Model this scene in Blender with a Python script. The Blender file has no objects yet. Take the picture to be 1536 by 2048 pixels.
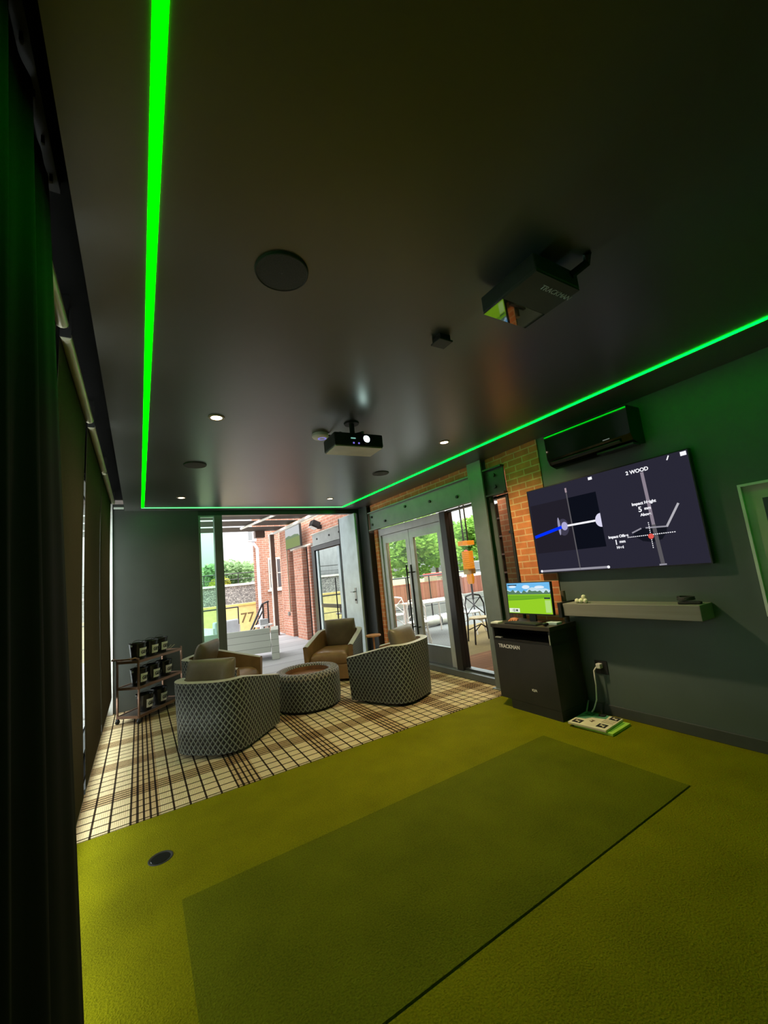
import bpy, bmesh, math, random
from mathutils import Vector, Matrix
random.seed(7)
PI = math.pi
scene = bpy.context.scene
COL = scene.collection

# ------------------------------------------------------------------ materials
MATS = {}
def new_mat(name):
    m = bpy.data.materials.new(name); m.use_nodes = True
    nt = m.node_tree; nt.nodes.clear()
    out = nt.nodes.new('ShaderNodeOutputMaterial')
    return m, nt, out
def principled(nt, out, col=(.5,.5,.5), rough=.6, metal=0., spec=.5):
    b = nt.nodes.new('ShaderNodeBsdfPrincipled')
    b.inputs['Base Color'].default_value = (*col, 1); b.inputs['Roughness'].default_value = rough
    b.inputs['Metallic'].default_value = metal; b.inputs['Specular IOR Level'].default_value = spec
    nt.links.new(b.outputs[0], out.inputs[0]); return b
def noise_tex(nt, scale, detail=4., vec='Object', stretch=None):
    tc = nt.nodes.new('ShaderNodeTexCoord'); n = nt.nodes.new('ShaderNodeTexNoise')
    n.inputs['Scale'].default_value = scale; n.inputs['Detail'].default_value = detail
    if stretch:
        mp = nt.nodes.new('ShaderNodeMapping'); mp.inputs['Scale'].default_value = stretch
        nt.links.new(tc.outputs[vec], mp.inputs[0]); nt.links.new(mp.outputs[0], n.inputs['Vector'])
    else: nt.links.new(tc.outputs[vec], n.inputs['Vector'])
    return n
def ramp(nt, src, stops, interp='LINEAR'):
    r = nt.nodes.new('ShaderNodeValToRGB'); cr = r.color_ramp; cr.interpolation = interp
    while len(cr.elements) < len(stops): cr.elements.new(.5)
    for e, (p, c) in zip(cr.elements, stops): e.position = p; e.color = (*c, 1) if len(c) == 3 else c
    nt.links.new(src, r.inputs[0]); return r
def mul(c, k): return tuple(max(0, min(1, x*k)) for x in c)
def bump(nt, src, bsdf, strength=.3, dist=.01):
    b = nt.nodes.new('ShaderNodeBump'); b.inputs['Strength'].default_value = strength; b.inputs['Distance'].default_value = dist
    nt.links.new(src, b.inputs['Height']); nt.links.new(b.outputs[0], bsdf.inputs['Normal'])
def M(name, col=(.5,.5,.5), rough=.6, metal=0., scale=6., var=.12, bmp=0., bscale=None, spec=.5, stretch=None, vec='Object'):
    if name in MATS: return MATS[name]
    m, nt, out = new_mat(name); b = principled(nt, out, col, rough, metal, spec)
    n = noise_tex(nt, scale, stretch=stretch, vec=vec)
    r = ramp(nt, n.outputs['Fac'], [(.25, mul(col, 1-var)), (.75, mul(col, 1+var))])
    nt.links.new(r.outputs[0], b.inputs['Base Color'])
    if bmp:
        n2 = noise_tex(nt, bscale or scale*8, stretch=stretch); bump(nt, n2.outputs['Fac'], b, bmp)
    MATS[name] = m; return m
def EM(name, col=(1,1,1), strength=1.):
    if name in MATS: return MATS[name]
    m, nt, out = new_mat(name); e = nt.nodes.new('ShaderNodeEmission')
    e.inputs[0].default_value = (*col, 1); e.inputs[1].default_value = strength
    nt.links.new(e.outputs[0], out.inputs[0]); MATS[name] = m; return m
def glass_mat(name, tint=(.93,.97,.95), ior=1.45):
    if name in MATS: return MATS[name]
    m, nt, out = new_mat(name)
    t = nt.nodes.new('ShaderNodeBsdfTransparent'); t.inputs[0].default_value = (*tint, 1)
    g = nt.nodes.new('ShaderNodeBsdfGlossy'); g.inputs['Roughness'].default_value = .01
    lw = nt.nodes.new('ShaderNodeLayerWeight'); lw.inputs[0].default_value = .5; ge = nt.nodes.new('ShaderNodeNewGeometry')
    f5 = math_node(nt, 'ADD', .04, math_node(nt, 'MULTIPLY', math_node(nt, 'POWER', lw.outputs['Facing'], 5.), .9))
    fac = math_node(nt, 'MULTIPLY', f5, math_node(nt, 'SUBTRACT', 1., ge.outputs['Backfacing']))   # a thin pane: only the outer face reflects
    mx = nt.nodes.new('ShaderNodeMixShader')
    nt.links.new(fac, mx.inputs[0]); nt.links.new(t.outputs[0], mx.inputs[1]); nt.links.new(g.outputs[0], mx.inputs[2])
    nt.links.new(mx.outputs[0], out.inputs[0]); MATS[name] = m; return m
def brick_mat(name, plane, c1, c2, mortar, scale=1., rough=.85):
    if name in MATS: return MATS[name]
    m, nt, out = new_mat(name); b = principled(nt, out, c1, rough, 0, .25)
    tc = nt.nodes.new('ShaderNodeTexCoord'); s = nt.nodes.new('ShaderNodeSeparateXYZ'); c = nt.nodes.new('ShaderNodeCombineXYZ')
    nt.links.new(tc.outputs['Object'], s.inputs[0])
    nt.links.new(s.outputs['Y' if plane == 'x' else 'X'], c.inputs[0]); nt.links.new(s.outputs['Z'], c.inputs[1])
    br = nt.nodes.new('ShaderNodeTexBrick'); br.inputs['Color1'].default_value = (*c1, 1); br.inputs['Color2'].default_value = (*c2, 1)
    br.inputs['Mortar'].default_value = (*mortar, 1); br.inputs['Scale'].default_value = scale
    br.inputs['Mortar Size'].default_value = .007; br.inputs['Brick Width'].default_value = .21; br.inputs['Row Height'].default_value = .073
    br.inputs['Bias'].default_value = -.1
    nt.links.new(c.outputs[0], br.inputs['Vector'])
    n = noise_tex(nt, 9.); mx = nt.nodes.new('ShaderNodeMixRGB'); mx.blend_type = 'MULTIPLY'; mx.inputs[0].default_value = .7
    r = ramp(nt, n.outputs['Fac'], [(.3, (.62,.6,.58)), (.7, (1.,1.,1.))])
    nt.links.new(br.outputs['Color'], mx.inputs[1]); nt.links.new(r.outputs[0], mx.inputs[2]); nt.links.new(mx.outputs[0], b.inputs['Base Color'])
    inv = nt.nodes.new('ShaderNodeInvert'); nt.links.new(br.outputs['Fac'], inv.inputs[1]); bump(nt, inv.outputs[0], b, .6, .006)
    MATS[name] = m; return m
def math_node(nt, op, a, b=None):
    n = nt.nodes.new('ShaderNodeMath'); n.operation = op
    for i, v in enumerate((a, b)):
        if v is None: continue
        if isinstance(v, (int, float)): n.inputs[i].default_value = v
        else: nt.links.new(v, n.inputs[i])
    return n.outputs[0]
def plank_mat(name, axis, width, c1, c2, gap, rough=.7):
    if name in MATS: return MATS[name]
    m, nt, out = new_mat(name); b = principled(nt, out, c1, rough, 0, .12)
    tc = nt.nodes.new('ShaderNodeTexCoord'); s = nt.nodes.new('ShaderNodeSeparateXYZ'); nt.links.new(tc.outputs['Object'], s.inputs[0])
    q = math_node(nt, 'DIVIDE', s.outputs[axis], width); fr = math_node(nt, 'FRACT', q); fl = math_node(nt, 'FLOOR', q)
    wn = nt.nodes.new('ShaderNodeTexWhiteNoise'); wn.noise_dimensions = '1D'; nt.links.new(fl, wn.inputs['W'])
    st = {'X': (1,.06,1), 'Y': (.06,1,1), 'Z': (.06,.06,1)}[axis]
    n = noise_tex(nt, 14., 5., stretch=(st[0]*1.,st[1]*1.,st[2]))
    a = math_node(nt, 'ADD', math_node(nt, 'MULTIPLY', wn.outputs['Value'], .6), math_node(nt, 'MULTIPLY', n.outputs['Fac'], .5))
    r = ramp(nt, a, [(.1, c1), (.9, c2)])
    g = math_node(nt, 'LESS_THAN', fr, .06)
    mx = nt.nodes.new('ShaderNodeMixRGB'); nt.links.new(g, mx.inputs[0]); nt.links.new(r.outputs[0], mx.inputs[1]); mx.inputs[2].default_value = (*gap, 1)
    nt.links.new(mx.outputs[0], b.inputs['Base Color']); MATS[name] = m; return m
def weave_mat(name, cell, line, hole, px=.052, pz=.066, rough=.5):
    """diamond lattice from the mesh's UV map, which is laid out in metres"""
    if name in MATS: return MATS[name]
    m, nt, out = new_mat(name); b = principled(nt, out, cell, rough)
    uv = nt.nodes.new('ShaderNodeUVMap'); s = nt.nodes.new('ShaderNodeSeparateXYZ'); nt.links.new(uv.outputs[0], s.inputs[0])
    u = math_node(nt, 'DIVIDE', s.outputs[0], px); v = math_node(nt, 'DIVIDE', s.outputs[1], pz)
    def tri(e):
        f = math_node(nt, 'FRACT', e); return math_node(nt, 'ABSOLUTE', math_node(nt, 'SUBTRACT', f, .5))
    a = tri(math_node(nt, 'ADD', u, v)); c = tri(math_node(nt, 'SUBTRACT', u, v))
    h = math_node(nt, 'MAXIMUM', a, c)          # .5 on the strands, lower inside each diamond
    r = ramp(nt, h, [(.26, hole), (.38, cell), (.455, line), (.5, line)])
    nt.links.new(r.outputs[0], b.inputs['Base Color']); bump(nt, h, b, .9, .012)
    MATS[name] = m; return m
def rubble_mat():
    m, nt, out = new_mat('rubble_stone'); b = principled(nt, out, (.5,.5,.5), .9)
    tc = nt.nodes.new('ShaderNodeTexCoord'); mp = nt.nodes.new('ShaderNodeMapping'); mp.inputs['Scale'].default_value = (3.2,3.2,6.5); nt.links.new(tc.outputs['Object'], mp.inputs[0])
    v = nt.nodes.new('ShaderNodeTexVoronoi'); e = nt.nodes.new('ShaderNodeTexVoronoi'); e.feature = 'DISTANCE_TO_EDGE'
    nt.links.new(mp.outputs[0], v.inputs['Vector']); nt.links.new(mp.outputs[0], e.inputs['Vector'])
    bw = nt.nodes.new('ShaderNodeRGBToBW'); nt.links.new(v.outputs['Color'], bw.inputs[0])
    r = ramp(nt, bw.outputs[0], [(.2,(.20,.20,.205)),(.8,(.50,.50,.48))]); g = ramp(nt, e.outputs['Distance'], [(.02,(.16,.16,.17)),(.09,(1.,1.,1.))])
    mx = nt.nodes.new('ShaderNodeMixRGB'); mx.blend_type = 'MULTIPLY'; mx.inputs[0].default_value = 1
    nt.links.new(r.outputs[0], mx.inputs[1]); nt.links.new(g.outputs[0], mx.inputs[2]); nt.links.new(mx.outputs[0], b.inputs['Base Color']); return m
def plaid_mat():
    m, nt, out = new_mat('plaid_wool'); b = principled(nt, out, (.6,.5,.36), .95, 0, .1)
    tc = nt.nodes.new('ShaderNodeTexCoord'); s = nt.nodes.new('ShaderNodeSeparateXYZ'); nt.links.new(tc.outputs['Object'], s.inputs[0])
    P = .70
    def sett(sock, off):
        f = math_node(nt, 'FRACT', math_node(nt, 'ADD', math_node(nt, 'DIVIDE', sock, P), off))
        cream, tan, dark = (.95,.85,.66), (.76,.60,.41), (.055,.04,.028)
        st = []; lines = [.02+.058*i for i in range(5)] + [.40, .55, .70, .85]
        base = lambda x: tan if x < .30 else cream
        st.append((0., cream))
        for l in lines:
            st.append((l, dark)); st.append((l+.020, base(l+.021)))
        st += [(.29, cream), (.985, cream)]
        st.sort(key=lambda q: q[0])
        return ramp(nt, f, st, 'CONSTANT').outputs[0]
    A = sett(s.outputs['X'], .13); B = sett(s.outputs['Y'], .33)
    mx = nt.nodes.new('ShaderNodeMixRGB'); mx.blend_type = 'MULTIPLY'; mx.inputs[0].default_value = 1
    nt.links.new(A, mx.inputs[1]); nt.links.new(B, mx.inputs[2])
    rib = math_node(nt, 'SINE', math_node(nt, 'MULTIPLY', s.outputs['X'], 2*PI/.012))
    n = noise_tex(nt, 160., 2.)
    k = math_node(nt, 'ADD', math_node(nt, 'MULTIPLY', n.outputs['Fac'], .35), .5)
    cb = nt.nodes.new('ShaderNodeCombineXYZ')
    for i in range(3): nt.links.new(k, cb.inputs[i])
    m2 = nt.nodes.new('ShaderNodeMixRGB'); m2.blend_type = 'MULTIPLY'; m2.inputs[0].default_value = 1
    nt.links.new(mx.outputs[0], m2.inputs[1]); nt.links.new(cb.outputs[0], m2.inputs[2]); nt.links.new(m2.outputs[0], b.inputs['Base Color'])
    bump(nt, rib, b, .25, .003); return m
def turf_mat(name, c1, c2):
    m, nt, out = new_mat(name); b = principled(nt, out, c1, 1., 0, .08)
    n = noise_tex(nt, 3.2, 3.); n2 = noise_tex(nt, 120., 3.)
    a = math_node(nt, 'ADD', math_node(nt, 'MULTIPLY', n.outputs['Fac'], .35), math_node(nt, 'MULTIPLY', n2.outputs['Fac'], .65))
    r = ramp(nt, a, [(.3, c1), (.7, c2)]); nt.links.new(r.outputs[0], b.inputs['Base Color'])
    bump(nt, n2.outputs['Fac'], b, .8, .01); return m
def shade_mat(name, col, trans):
    m, nt, out = new_mat(name)
    d = nt.nodes.new('ShaderNodeBsdfDiffuse'); t = nt.nodes.new('ShaderNodeBsdfTranslucent'); mx = nt.nodes.new('ShaderNodeMixShader')
    n = noise_tex(nt, 300., 2.); r = ramp(nt, n.outputs['Fac'], [(.3, mul(col, .8)), (.7, mul(col, 1.2))])
    nt.links.new(r.outputs[0], d.inputs[0]); nt.links.new(r.outputs[0], t.inputs[0]); mx.inputs[0].default_value = trans
    nt.links.new(d.outputs[0], mx.inputs[1]); nt.links.new(t.outputs[0], mx.inputs[2]); nt.links.new(mx.outputs[0], out.inputs[0]); return m

WALL   = M('charcoal_paint', (.10,.135,.118), .5, 0, 2.2, .10, .05, 60)
CEIL   = M('ceiling_paint', (.072,.072,.066), .33, 0, 1.4, .10, .03, 25, spec=.8)
CEIL.node_tree.nodes['Principled BSDF'].inputs['IOR'].default_value = 1.8
BLACK  = M('black_matte', (.012,.012,.012), .6)
BLACKS = M('black_satin', (.016,.016,.017), .35)
GLOSSB = M('black_gloss', (.008,.008,.009), .12)
DARKM  = M('dark_steel', (.05,.055,.055), .4, .3)
GREYM  = M('grey_steel', (.30,.32,.32), .4, .5)
JAMB   = M('pale_blue_steel', (.52,.62,.64), .35, .2)
LINT   = M('painted_channel', (.22,.25,.23), .45, .2)
LEATH  = M('brown_leather', (.26,.145,.062), .34, 0, 9, .2, .12, 90)
PILLOW = M('olive_leather', (.155,.12,.075), .40, 0, 7, .2, .12, 80)
TRIM   = M('pale_piping', (.45,.44,.38), .5)
WEAVE  = weave_mat('woven_charcoal', (.052,.058,.052), (.25,.275,.24), (.010,.011,.010))
WEAVET = weave_mat('woven_taupe', (.14,.125,.10), (.30,.27,.22), (.02,.018,.015))
WOODT  = M('walnut', (.20,.085,.035), .4, 0, 3, .3, stretch=(1,8,1))
ORWOOD = M('orange_wood', (.55,.24,.09), .5, 0, 4, .2, stretch=(1,8,1))
BRONZE = M('bronze_tube', (.30,.17,.115), .35, .6)
BRICK  = brick_mat('brick_inside', 'x', (.74,.25,.085), (.62,.19,.07), (.74,.46,.24))
BRICKX = brick_mat('brick_outside', 'x', (.66,.31,.21), (.57,.24,.165), (.70,.57,.48))
BRICKY = brick_mat('brick_facade', 'y', (.46,.22,.145), (.40,.18,.115), (.54,.43,.36))
GLASS  = glass_mat('clear_glass')
GLASSG = glass_mat('green_glass', (.72,.92,.80))
WHITE  = M('white_paint', (.78,.78,.76), .5)
WHITEP = M('white_plastic', (.80,.80,.72), .4)
CREAM  = M('cream_board', (.80,.72,.50), .6)
SLAT   = plank_mat('white_planks', 'Z', .13, (.44,.46,.40), (.52,.54,.48), (.20,.21,.18))
CONC   = M('patio_concrete', (.50,.50,.51), .8, 0, 1.2, .14, .1, 30)
SCREENB= EM('screen_navy', (.022,.021,.036), 1.)
TXT    = EM('screen_white', (.95,.95,1.), 1.)
TXTG   = EM('screen_grey', (.30,.29,.34), 1.)
AMBER  = M('amber_glass', (.9,.36,.03), .25)
_b = AMBER.node_tree.nodes['Principled BSDF']; _b.inputs['Emission Color'].default_value = (1.,.33,.02,1); _b.inputs['Emission Strength'].default_value = .45

# ------------------------------------------------------------------ mesh helpers
class MB:
    def __init__(s): s.bm = bmesh.new(); s.mi = 0
    def _f(s, vs):
        try:
            f = s.bm.faces.new(vs); f.material_index = s.mi; return f
        except ValueError: return None
    def v(s, p): return s.bm.verts.new(p)
    def box(s, lo, hi, rot=None, piv=None):
        x0,y0,z0 = lo; x1,y1,z1 = hi
        ps = [Vector(p) for p in ((x0,y0,z0),(x1,y0,z0),(x1,y1,z0),(x0,y1,z0),(x0,y0,z1),(x1,y0,z1),(x1,y1,z1),(x0,y1,z1))]
        if rot is not None:
            pv = Vector(piv) if piv else (ps[0]+ps[6])/2
            ps = [rot @ (p-pv) + pv for p in ps]
        vs = [s.v(p) for p in ps]
        for q in ((0,3,2,1),(4,5,6,7),(0,1,5,4),(1,2,6,5),(2,3,7,6),(3,0,4,7)): s._f([vs[i] for i in q])
        return s
    def prism(s, poly, z0, z1):
        a = [s.v((x,y,z0)) for x,y in poly]; b = [s.v((x,y,z1)) for x,y in poly]; n = len(poly)
        s._f(a[::-1]); s._f(b)
        for i in range(n): s._f([a[i],a[(i+1)%n],b[(i+1)%n],b[i]])
        return s
    def lathe(s, prof, c=(0,0,0), seg=32, axis='z', cap=True):
        rings = []
        for r, h in prof:
            ring = []
            for i in range(seg):
                t = 2*PI*i/seg; a, b_ = r*math.cos(t), r*math.sin(t)
                p = {'z': (a,b_,h), 'x': (h,a,b_), 'y': (b_,h,a)}[axis]
                ring.append(s.v((c[0]+p[0],c[1]+p[1],c[2]+p[2])))
            rings.append(ring)
        for A, B in zip(rings, rings[1:]):
            for i in range(seg): s._f([A[i],A[(i+1)%seg],B[(i+1)%seg],B[i]])
        if cap:
            s._f(rings[0][::-1]); s._f(rings[-1])
        return s
    def tube(s, pts, r, seg=8, cap=True):
        pts = [Vector(p) for p in pts]; rings = []
        rr = r if isinstance(r, (list, tuple)) else [r]*len(pts)
        up = None
        for i, p in enumerate(pts):
            d = (pts[min(i+1,len(pts)-1)] - pts[max(i-1,0)]).normalized()
            if up is None: up = Vector((0,0,1)) if abs(d.z) < .9 else Vector((1,0,0))
            a = d.cross(up).normalized(); b_ = a.cross(d).normalized(); up = b_
            rings.append([s.v(p + (a*math.cos(2*PI*k/seg) + b_*math.sin(2*PI*k/seg))*rr[i]) for k in range(seg)])
        for A, B in zip(rings, rings[1:]):
            for i in range(seg): s._f([A[i],A[(i+1)%seg],B[(i+1)%seg],B[i]])
        if cap: s._f(rings[0][::-1]); s._f(rings[-1])
        return s
    def sphere(s, c, r, seg=16, rings=10, sc=(1,1,1)):
        prof = [(max(1e-4, r*math.sin(PI*i/rings)), -r*math.cos(PI*i/rings)) for i in range(rings+1)]
        n0 = len(s.bm.verts); s.lathe(prof, (0,0,0), seg)
        s.bm.verts.ensure_lookup_table()
        for v in s.bm.verts[n0:]: v.co = Vector((v.co.x*sc[0]+c[0], v.co.y*sc[1]+c[1], v.co.z*sc[2]+c[2]))
        return s
    def grid(s, rows, closed=False, uv=None):
        """rows: list of lists of points (all one length); uv: same shape in metres"""
        V = [[s.v(p) for p in row] for row in rows]
        L = s.bm.loops.layers.uv.verify() if uv else None
        n = len(rows[0])
        for i in range(len(rows)-1):
            for j in range(n if closed else n-1):
                k = (j+1) % n
                f = s._f([V[i][j], V[i][k], V[i+1][k], V[i+1][j]])
                if f and uv:
                    for l, (a, b_) in zip(f.loops, ((i,j),(i,k),(i+1,k),(i+1,j))): l[L].uv = uv[a][b_]
        return s
    def quad(s, *ps): s._f([s.v(p) for p in ps]); return s
def obj(name, mb, mat, parent=None, smooth=False, bevel=0., loc=None, rot=None, fix=True):
    me = bpy.data.meshes.new(name)
    if fix: bmesh.ops.recalc_face_normals(mb.bm, faces=mb.bm.faces)
    mb.bm.to_mesh(me); mb.bm.free()
    for m in (mat if isinstance(mat, (list, tuple)) else [mat]): me.materials.append(m)
    if smooth:
        for p in me.polygons: p.use_smooth = True
        if smooth != 'all': me.set_sharp_from_angle(angle=math.radians(40))
    o = bpy.data.objects.new(name, me); COL.objects.link(o)
    if parent: o.parent = parent
    if loc: o.location = loc
    if rot: o.rotation_euler = rot
    if bevel:
        b = o.modifiers.new('bevel', 'BEVEL'); b.width = bevel; b.segments = 2; b.limit_method = 'ANGLE'; b.angle_limit = .6
    return o
def tag(o, label, cat, group=None, kind=None):
    o['label'] = label; o['category'] = cat
    if group: o['group'] = group
    if kind: o['kind'] = kind
    return o
def struct(o, label=None, cat=None):
    o['kind'] = 'structure'
    if label: o['label'] = label
    if cat: o['category'] = cat
    return o
def thing(name, label, cat, loc=(0,0,0), rotz=0., group=None):
    o = bpy.data.objects.new(name, None); COL.objects.link(o); o.location = loc; o.rotation_euler = (0,0,rotz)
    o.empty_display_size = .1
    return tag(o, label, cat, group)
def kids(o): return [c for c in bpy.data.objects if c.parent == o]
def copy_tree(o, parent=None):
    c = o.copy(); COL.objects.link(c)
    if parent: c.parent = parent
    for k in kids(o): copy_tree(k, c)
    return c
def text_obj(name, s, size, mat, parent, mtx, align='CENTER', depth=.0008, bold=0.):
    cu = bpy.data.curves.new(name+'_c', 'FONT'); cu.body = s; cu.size = size; cu.align_x = align; cu.align_y = 'CENTER'; cu.extrude = depth; cu.offset = bold
    t = bpy.data.objects.new(name+'_t', cu); COL.objects.link(t)
    dg = bpy.context.evaluated_depsgraph_get(); me = bpy.data.meshes.new_from_object(t.evaluated_get(dg))
    bpy.data.objects.remove(t); bpy.data.curves.remove(cu)
    me.name = name; me.materials.clear(); me.materials.append(mat)
    o = bpy.data.objects.new(name, me); COL.objects.link(o); o.parent = parent; o.matrix_local = mtx
    return o
def basis(x, y, z, p=(0,0,0)):
    m = Matrix.Identity(4)
    for i, c in enumerate((x, y, z, p)):
        for r in range(3): m[r][i] = c[r]
    return m
WALLR = lambda p: basis((0,-1,0), (0,0,1), (-1,0,0), p)     # faces -X (right wall seen from the room)
def T(x, y, z): return Matrix.Translation((x, y, z))

# ------------------------------------------------------------------ camera
cam = bpy.data.cameras.new('camera'); co = bpy.data.objects.new('camera', cam); COL.objects.link(co)
Rw = ((.8553,-.0102,.5181),(-.5085,.1778,.8424),(-.1007,-.9840,.1470))
YV = Vector((279-768,1195-1024,810)).normalized(); XV = Vector((2105-768,1008-1024,810)); XV = (XV - YV*XV.dot(YV)).normalized(); UV_ = -(XV.cross(YV))
if UV_.y > 0: UV_ = -UV_
R = [XV, YV, UV_]
co.matrix_world = basis((R[0].x,R[1].x,R[2].x), (-R[0].y,-R[1].y,-R[2].y), (-R[0].z,-R[1].z,-R[2].z), (0,0,1.5))
cam.sensor_fit = 'VERTICAL'; cam.sensor_height = 36; cam.lens = 810*36/2048; cam.clip_start = .02; cam.clip_end = 300
scene.camera = co

# ------------------------------------------------------------------ room shell
ZC = 2.755; XL = -.40; XR = 3.70; YB = 6.86; YF = -2.2
struct(obj('floor', MB().box((-.5,YF-.1,-.12),(3.9,YB+.1,-.012)), CONC))
carpet = obj('plaid_carpet', MB().box((XL,3.535,-.012),(XR,YB,.004)), plaid_mat())
tag(carpet, 'cream and brown plaid carpet under the lounge chairs', 'carpet')
TURF = turf_mat('putting_turf', (.115,.112,.001), (.23,.222,.002)); TURF2 = turf_mat('hitting_turf', (.070,.080,.002), (.145,.158,.004))
t = MB()      # turf with a cut-out where the strike mat is set in
for lo, hi in (((XL,YF,-.012),(.165,3.53,0.)),((2.925,YF,-.012),(XR,3.53,0.)),((.165,2.552,-.012),(2.925,3.53,0.)),((.165,YF,-.012),(2.925,1.452,0.))): t.box(lo,hi)
tag(obj('artificial_turf', t, TURF), 'olive green artificial turf covering the floor in front of the carpet', 'turf')
tag(obj('strike_mat', MB().box((.1655,1.464,-.012),(2.9245,2.5515,.0)), TURF2), 'long darker green strike mat set into the turf, dark seam along its near edge', 'mat')
cup = thing('putting_cup', 'small black round putting hole in the turf at left', 'putting hole', (.09,2.995,0))
obj('rim', MB().lathe([(.052,.0),(.058,.003),(.064,.003),(.066,0.)], seg=32, cap=False), BLACK, cup)
obj('liner', MB().lathe([(.052,.0),(.05,.0015),(.0005,.0015)], seg=32, cap=False), GLOSSB, cup)

struct(obj('ceiling', MB().box((-.17,YF-.1,ZC),(3.95,YB+.1,ZC+.12)), CEIL))
# recess along the window wall that holds the roller shades
struct(obj('trim_1', MB().box((-.44,YF,ZC+.16),(-.165,YB,ZC+.18)).box((-.172,YF,ZC+.01),(-.165,YB,ZC+.16)), M('recess_black',(.008,.008,.008),.9,spec=.02)))
struct(obj('wall_front', MB().box((-.5,YF-.1,-.012),(3.9,YF,ZC+.2)), M('screen_fabric',(.40,.42,.40),.8)))
struct(obj('wall_back', MB().box((-.5,YB,-.012),(.80,YB+.12,ZC+.1)), M('back_paint',(.052,.058,.050),.45,0,2.2,.10,.05,60)))
struct(obj('trim_2', MB().box((.80,YB,2.675),(3.60,YB+.12,ZC+.1)), BLACKS))
# left window wall: curb, head, mullions; unseen solid end extended to block window light
struct(obj('wall_left', MB().box((-.56,YF,-.012),(XL,YB,.10)).box((-.56,YF,ZC-.02),(-.44,YB,ZC+.2)).box((-.56,YF,.1),(XL-.02,1.5,ZC)), M('recess_black')))
struct(obj('gap_light_strip', MB().box((-.44,YB-.03,.0),(-.318,YB,ZC+.1)), WHITE))  # white strip added for the line of window light in this corner
ys = [1.5,2.45,4.25,5.95,YB]
for i in range(4):
    w = obj(f'window_{i+1}', MB().box((-.50,ys[i]+.03,.13),(-.494,ys[i+1]-.03,ZC-.05)), GLASS); struct(w)
    f = MB()
    f.box((-.53,ys[i],.10),(-.46,ys[i]+.03,ZC-.02)).box((-.53,ys[i+1]-.03,.10),(-.46,ys[i+1],ZC-.02)).box((-.53,ys[i]+.03,.10),(-.46,ys[i+1]-.03,.13)).box((-.53,ys[i]+.03,ZC-.05),(-.46,ys[i+1]-.03,ZC-.02))
    obj('window_frame', f, DARKM, w)
# right wall: drywall up to the brick pier
struct(obj('wall_right', MB().box((XR,YF,-.012),(XR+.2,2.725,ZC)), WALL))
struct(obj('baseboard_right', MB().box((XR-.014,YF,0),(XR,2.725,.09)), M('base_paint', (.075,.085,.08), .35), bevel=.003))
pier = obj('wall_brick_pier', MB().box((XR-.012,2.725,0),(XR+.22,3.205,ZC)), BRICK); struct(pier)
struct(obj('wall_brick_strip', MB().box((XR+.0,3.205,2.615),(XR+.22,3.505,ZC)).box((XR,3.755,2.615),(XR+.22,6.495,ZC)), BRICK))
struct(obj('wall_brick_jamb', MB().box((XR+.02,6.37,0),(XR+.25,6.47,2.28)), BRICK))

# steel channel over the doors, with bolts
def channel(label, y0, y1, bolts, m):
    ch = thing('steel_channel', label, 'beam', (XR,0,0))
    obj('web', MB().box((-.03,y0,2.295),(-.015,y1,2.595)), m, ch)
    obj('flange', MB().box((-.075,y0,2.595),(.0,y1,2.613)), m, ch); obj('flange', MB().box((-.075,y0,2.275),(.0,y1,2.295)), m, ch)
    for y, z in bolts: obj('bolt', MB().lathe([(.022,-.052),(.022,-.03)], (0,y,z), 6, 'x'), BLACKS, ch)
channel('wide painted steel channel beam with bolt heads above the double glass doors', 3.755, 6.49, ((6.40,2.38),(6.40,2.52),(5.95,2.38),(5.30,2.51),(4.65,2.46),(4.05,2.40)), LINT)
channel('short steel channel piece with painted shade between the column and the brick pier', 3.21, 3.505, ((3.36,2.38),(3.36,2.52)), DARKM)  # same beam as above; its weaker light is put into a darker colour
# posts
def hpost(name, label, x0, x1, y0, y1, z1, m):
    p = thing(name, label, 'post', ((x0+x1)/2,(y0+y1)/2,0)); hx, hy = (x1-x0)/2, (y1-y0)/2
    obj('flange', MB().box((-hx,-hy,0),(-hx+.02,hy,z1)), m, p); obj('flange', MB().box((hx-.02,-hy,0),(hx,hy,z1)), m, p)
    obj('web', MB().box((-hx+.02,-.012,0),(hx-.02,.012,z1)), m, p)
    obj('base_plate', MB().box((-hx-.03,-hy-.03,-.002),(hx+.03,hy+.03,.018)), m, p)
    return p
hpost('steel_post', 'grey green steel column standing between glass sidelight and brick pier', XR-.085, XR+.07, 3.51, 3.75, ZC-.002, M('post_green', (.20,.23,.22), .45, .3))
hpost('steel_post', 'dark steel corner column left of the glass doors', XR-.08, XR+.20, 6.50, 6.82, ZC-.002, DARKM)
# raised sill under the doors
struct(obj('trim_3', MB().box((XR,3.21,0),(XR+.26,6.47,.085)), M('sill_steel', (.13,.15,.16), .4, .3), bevel=.006))

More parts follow.
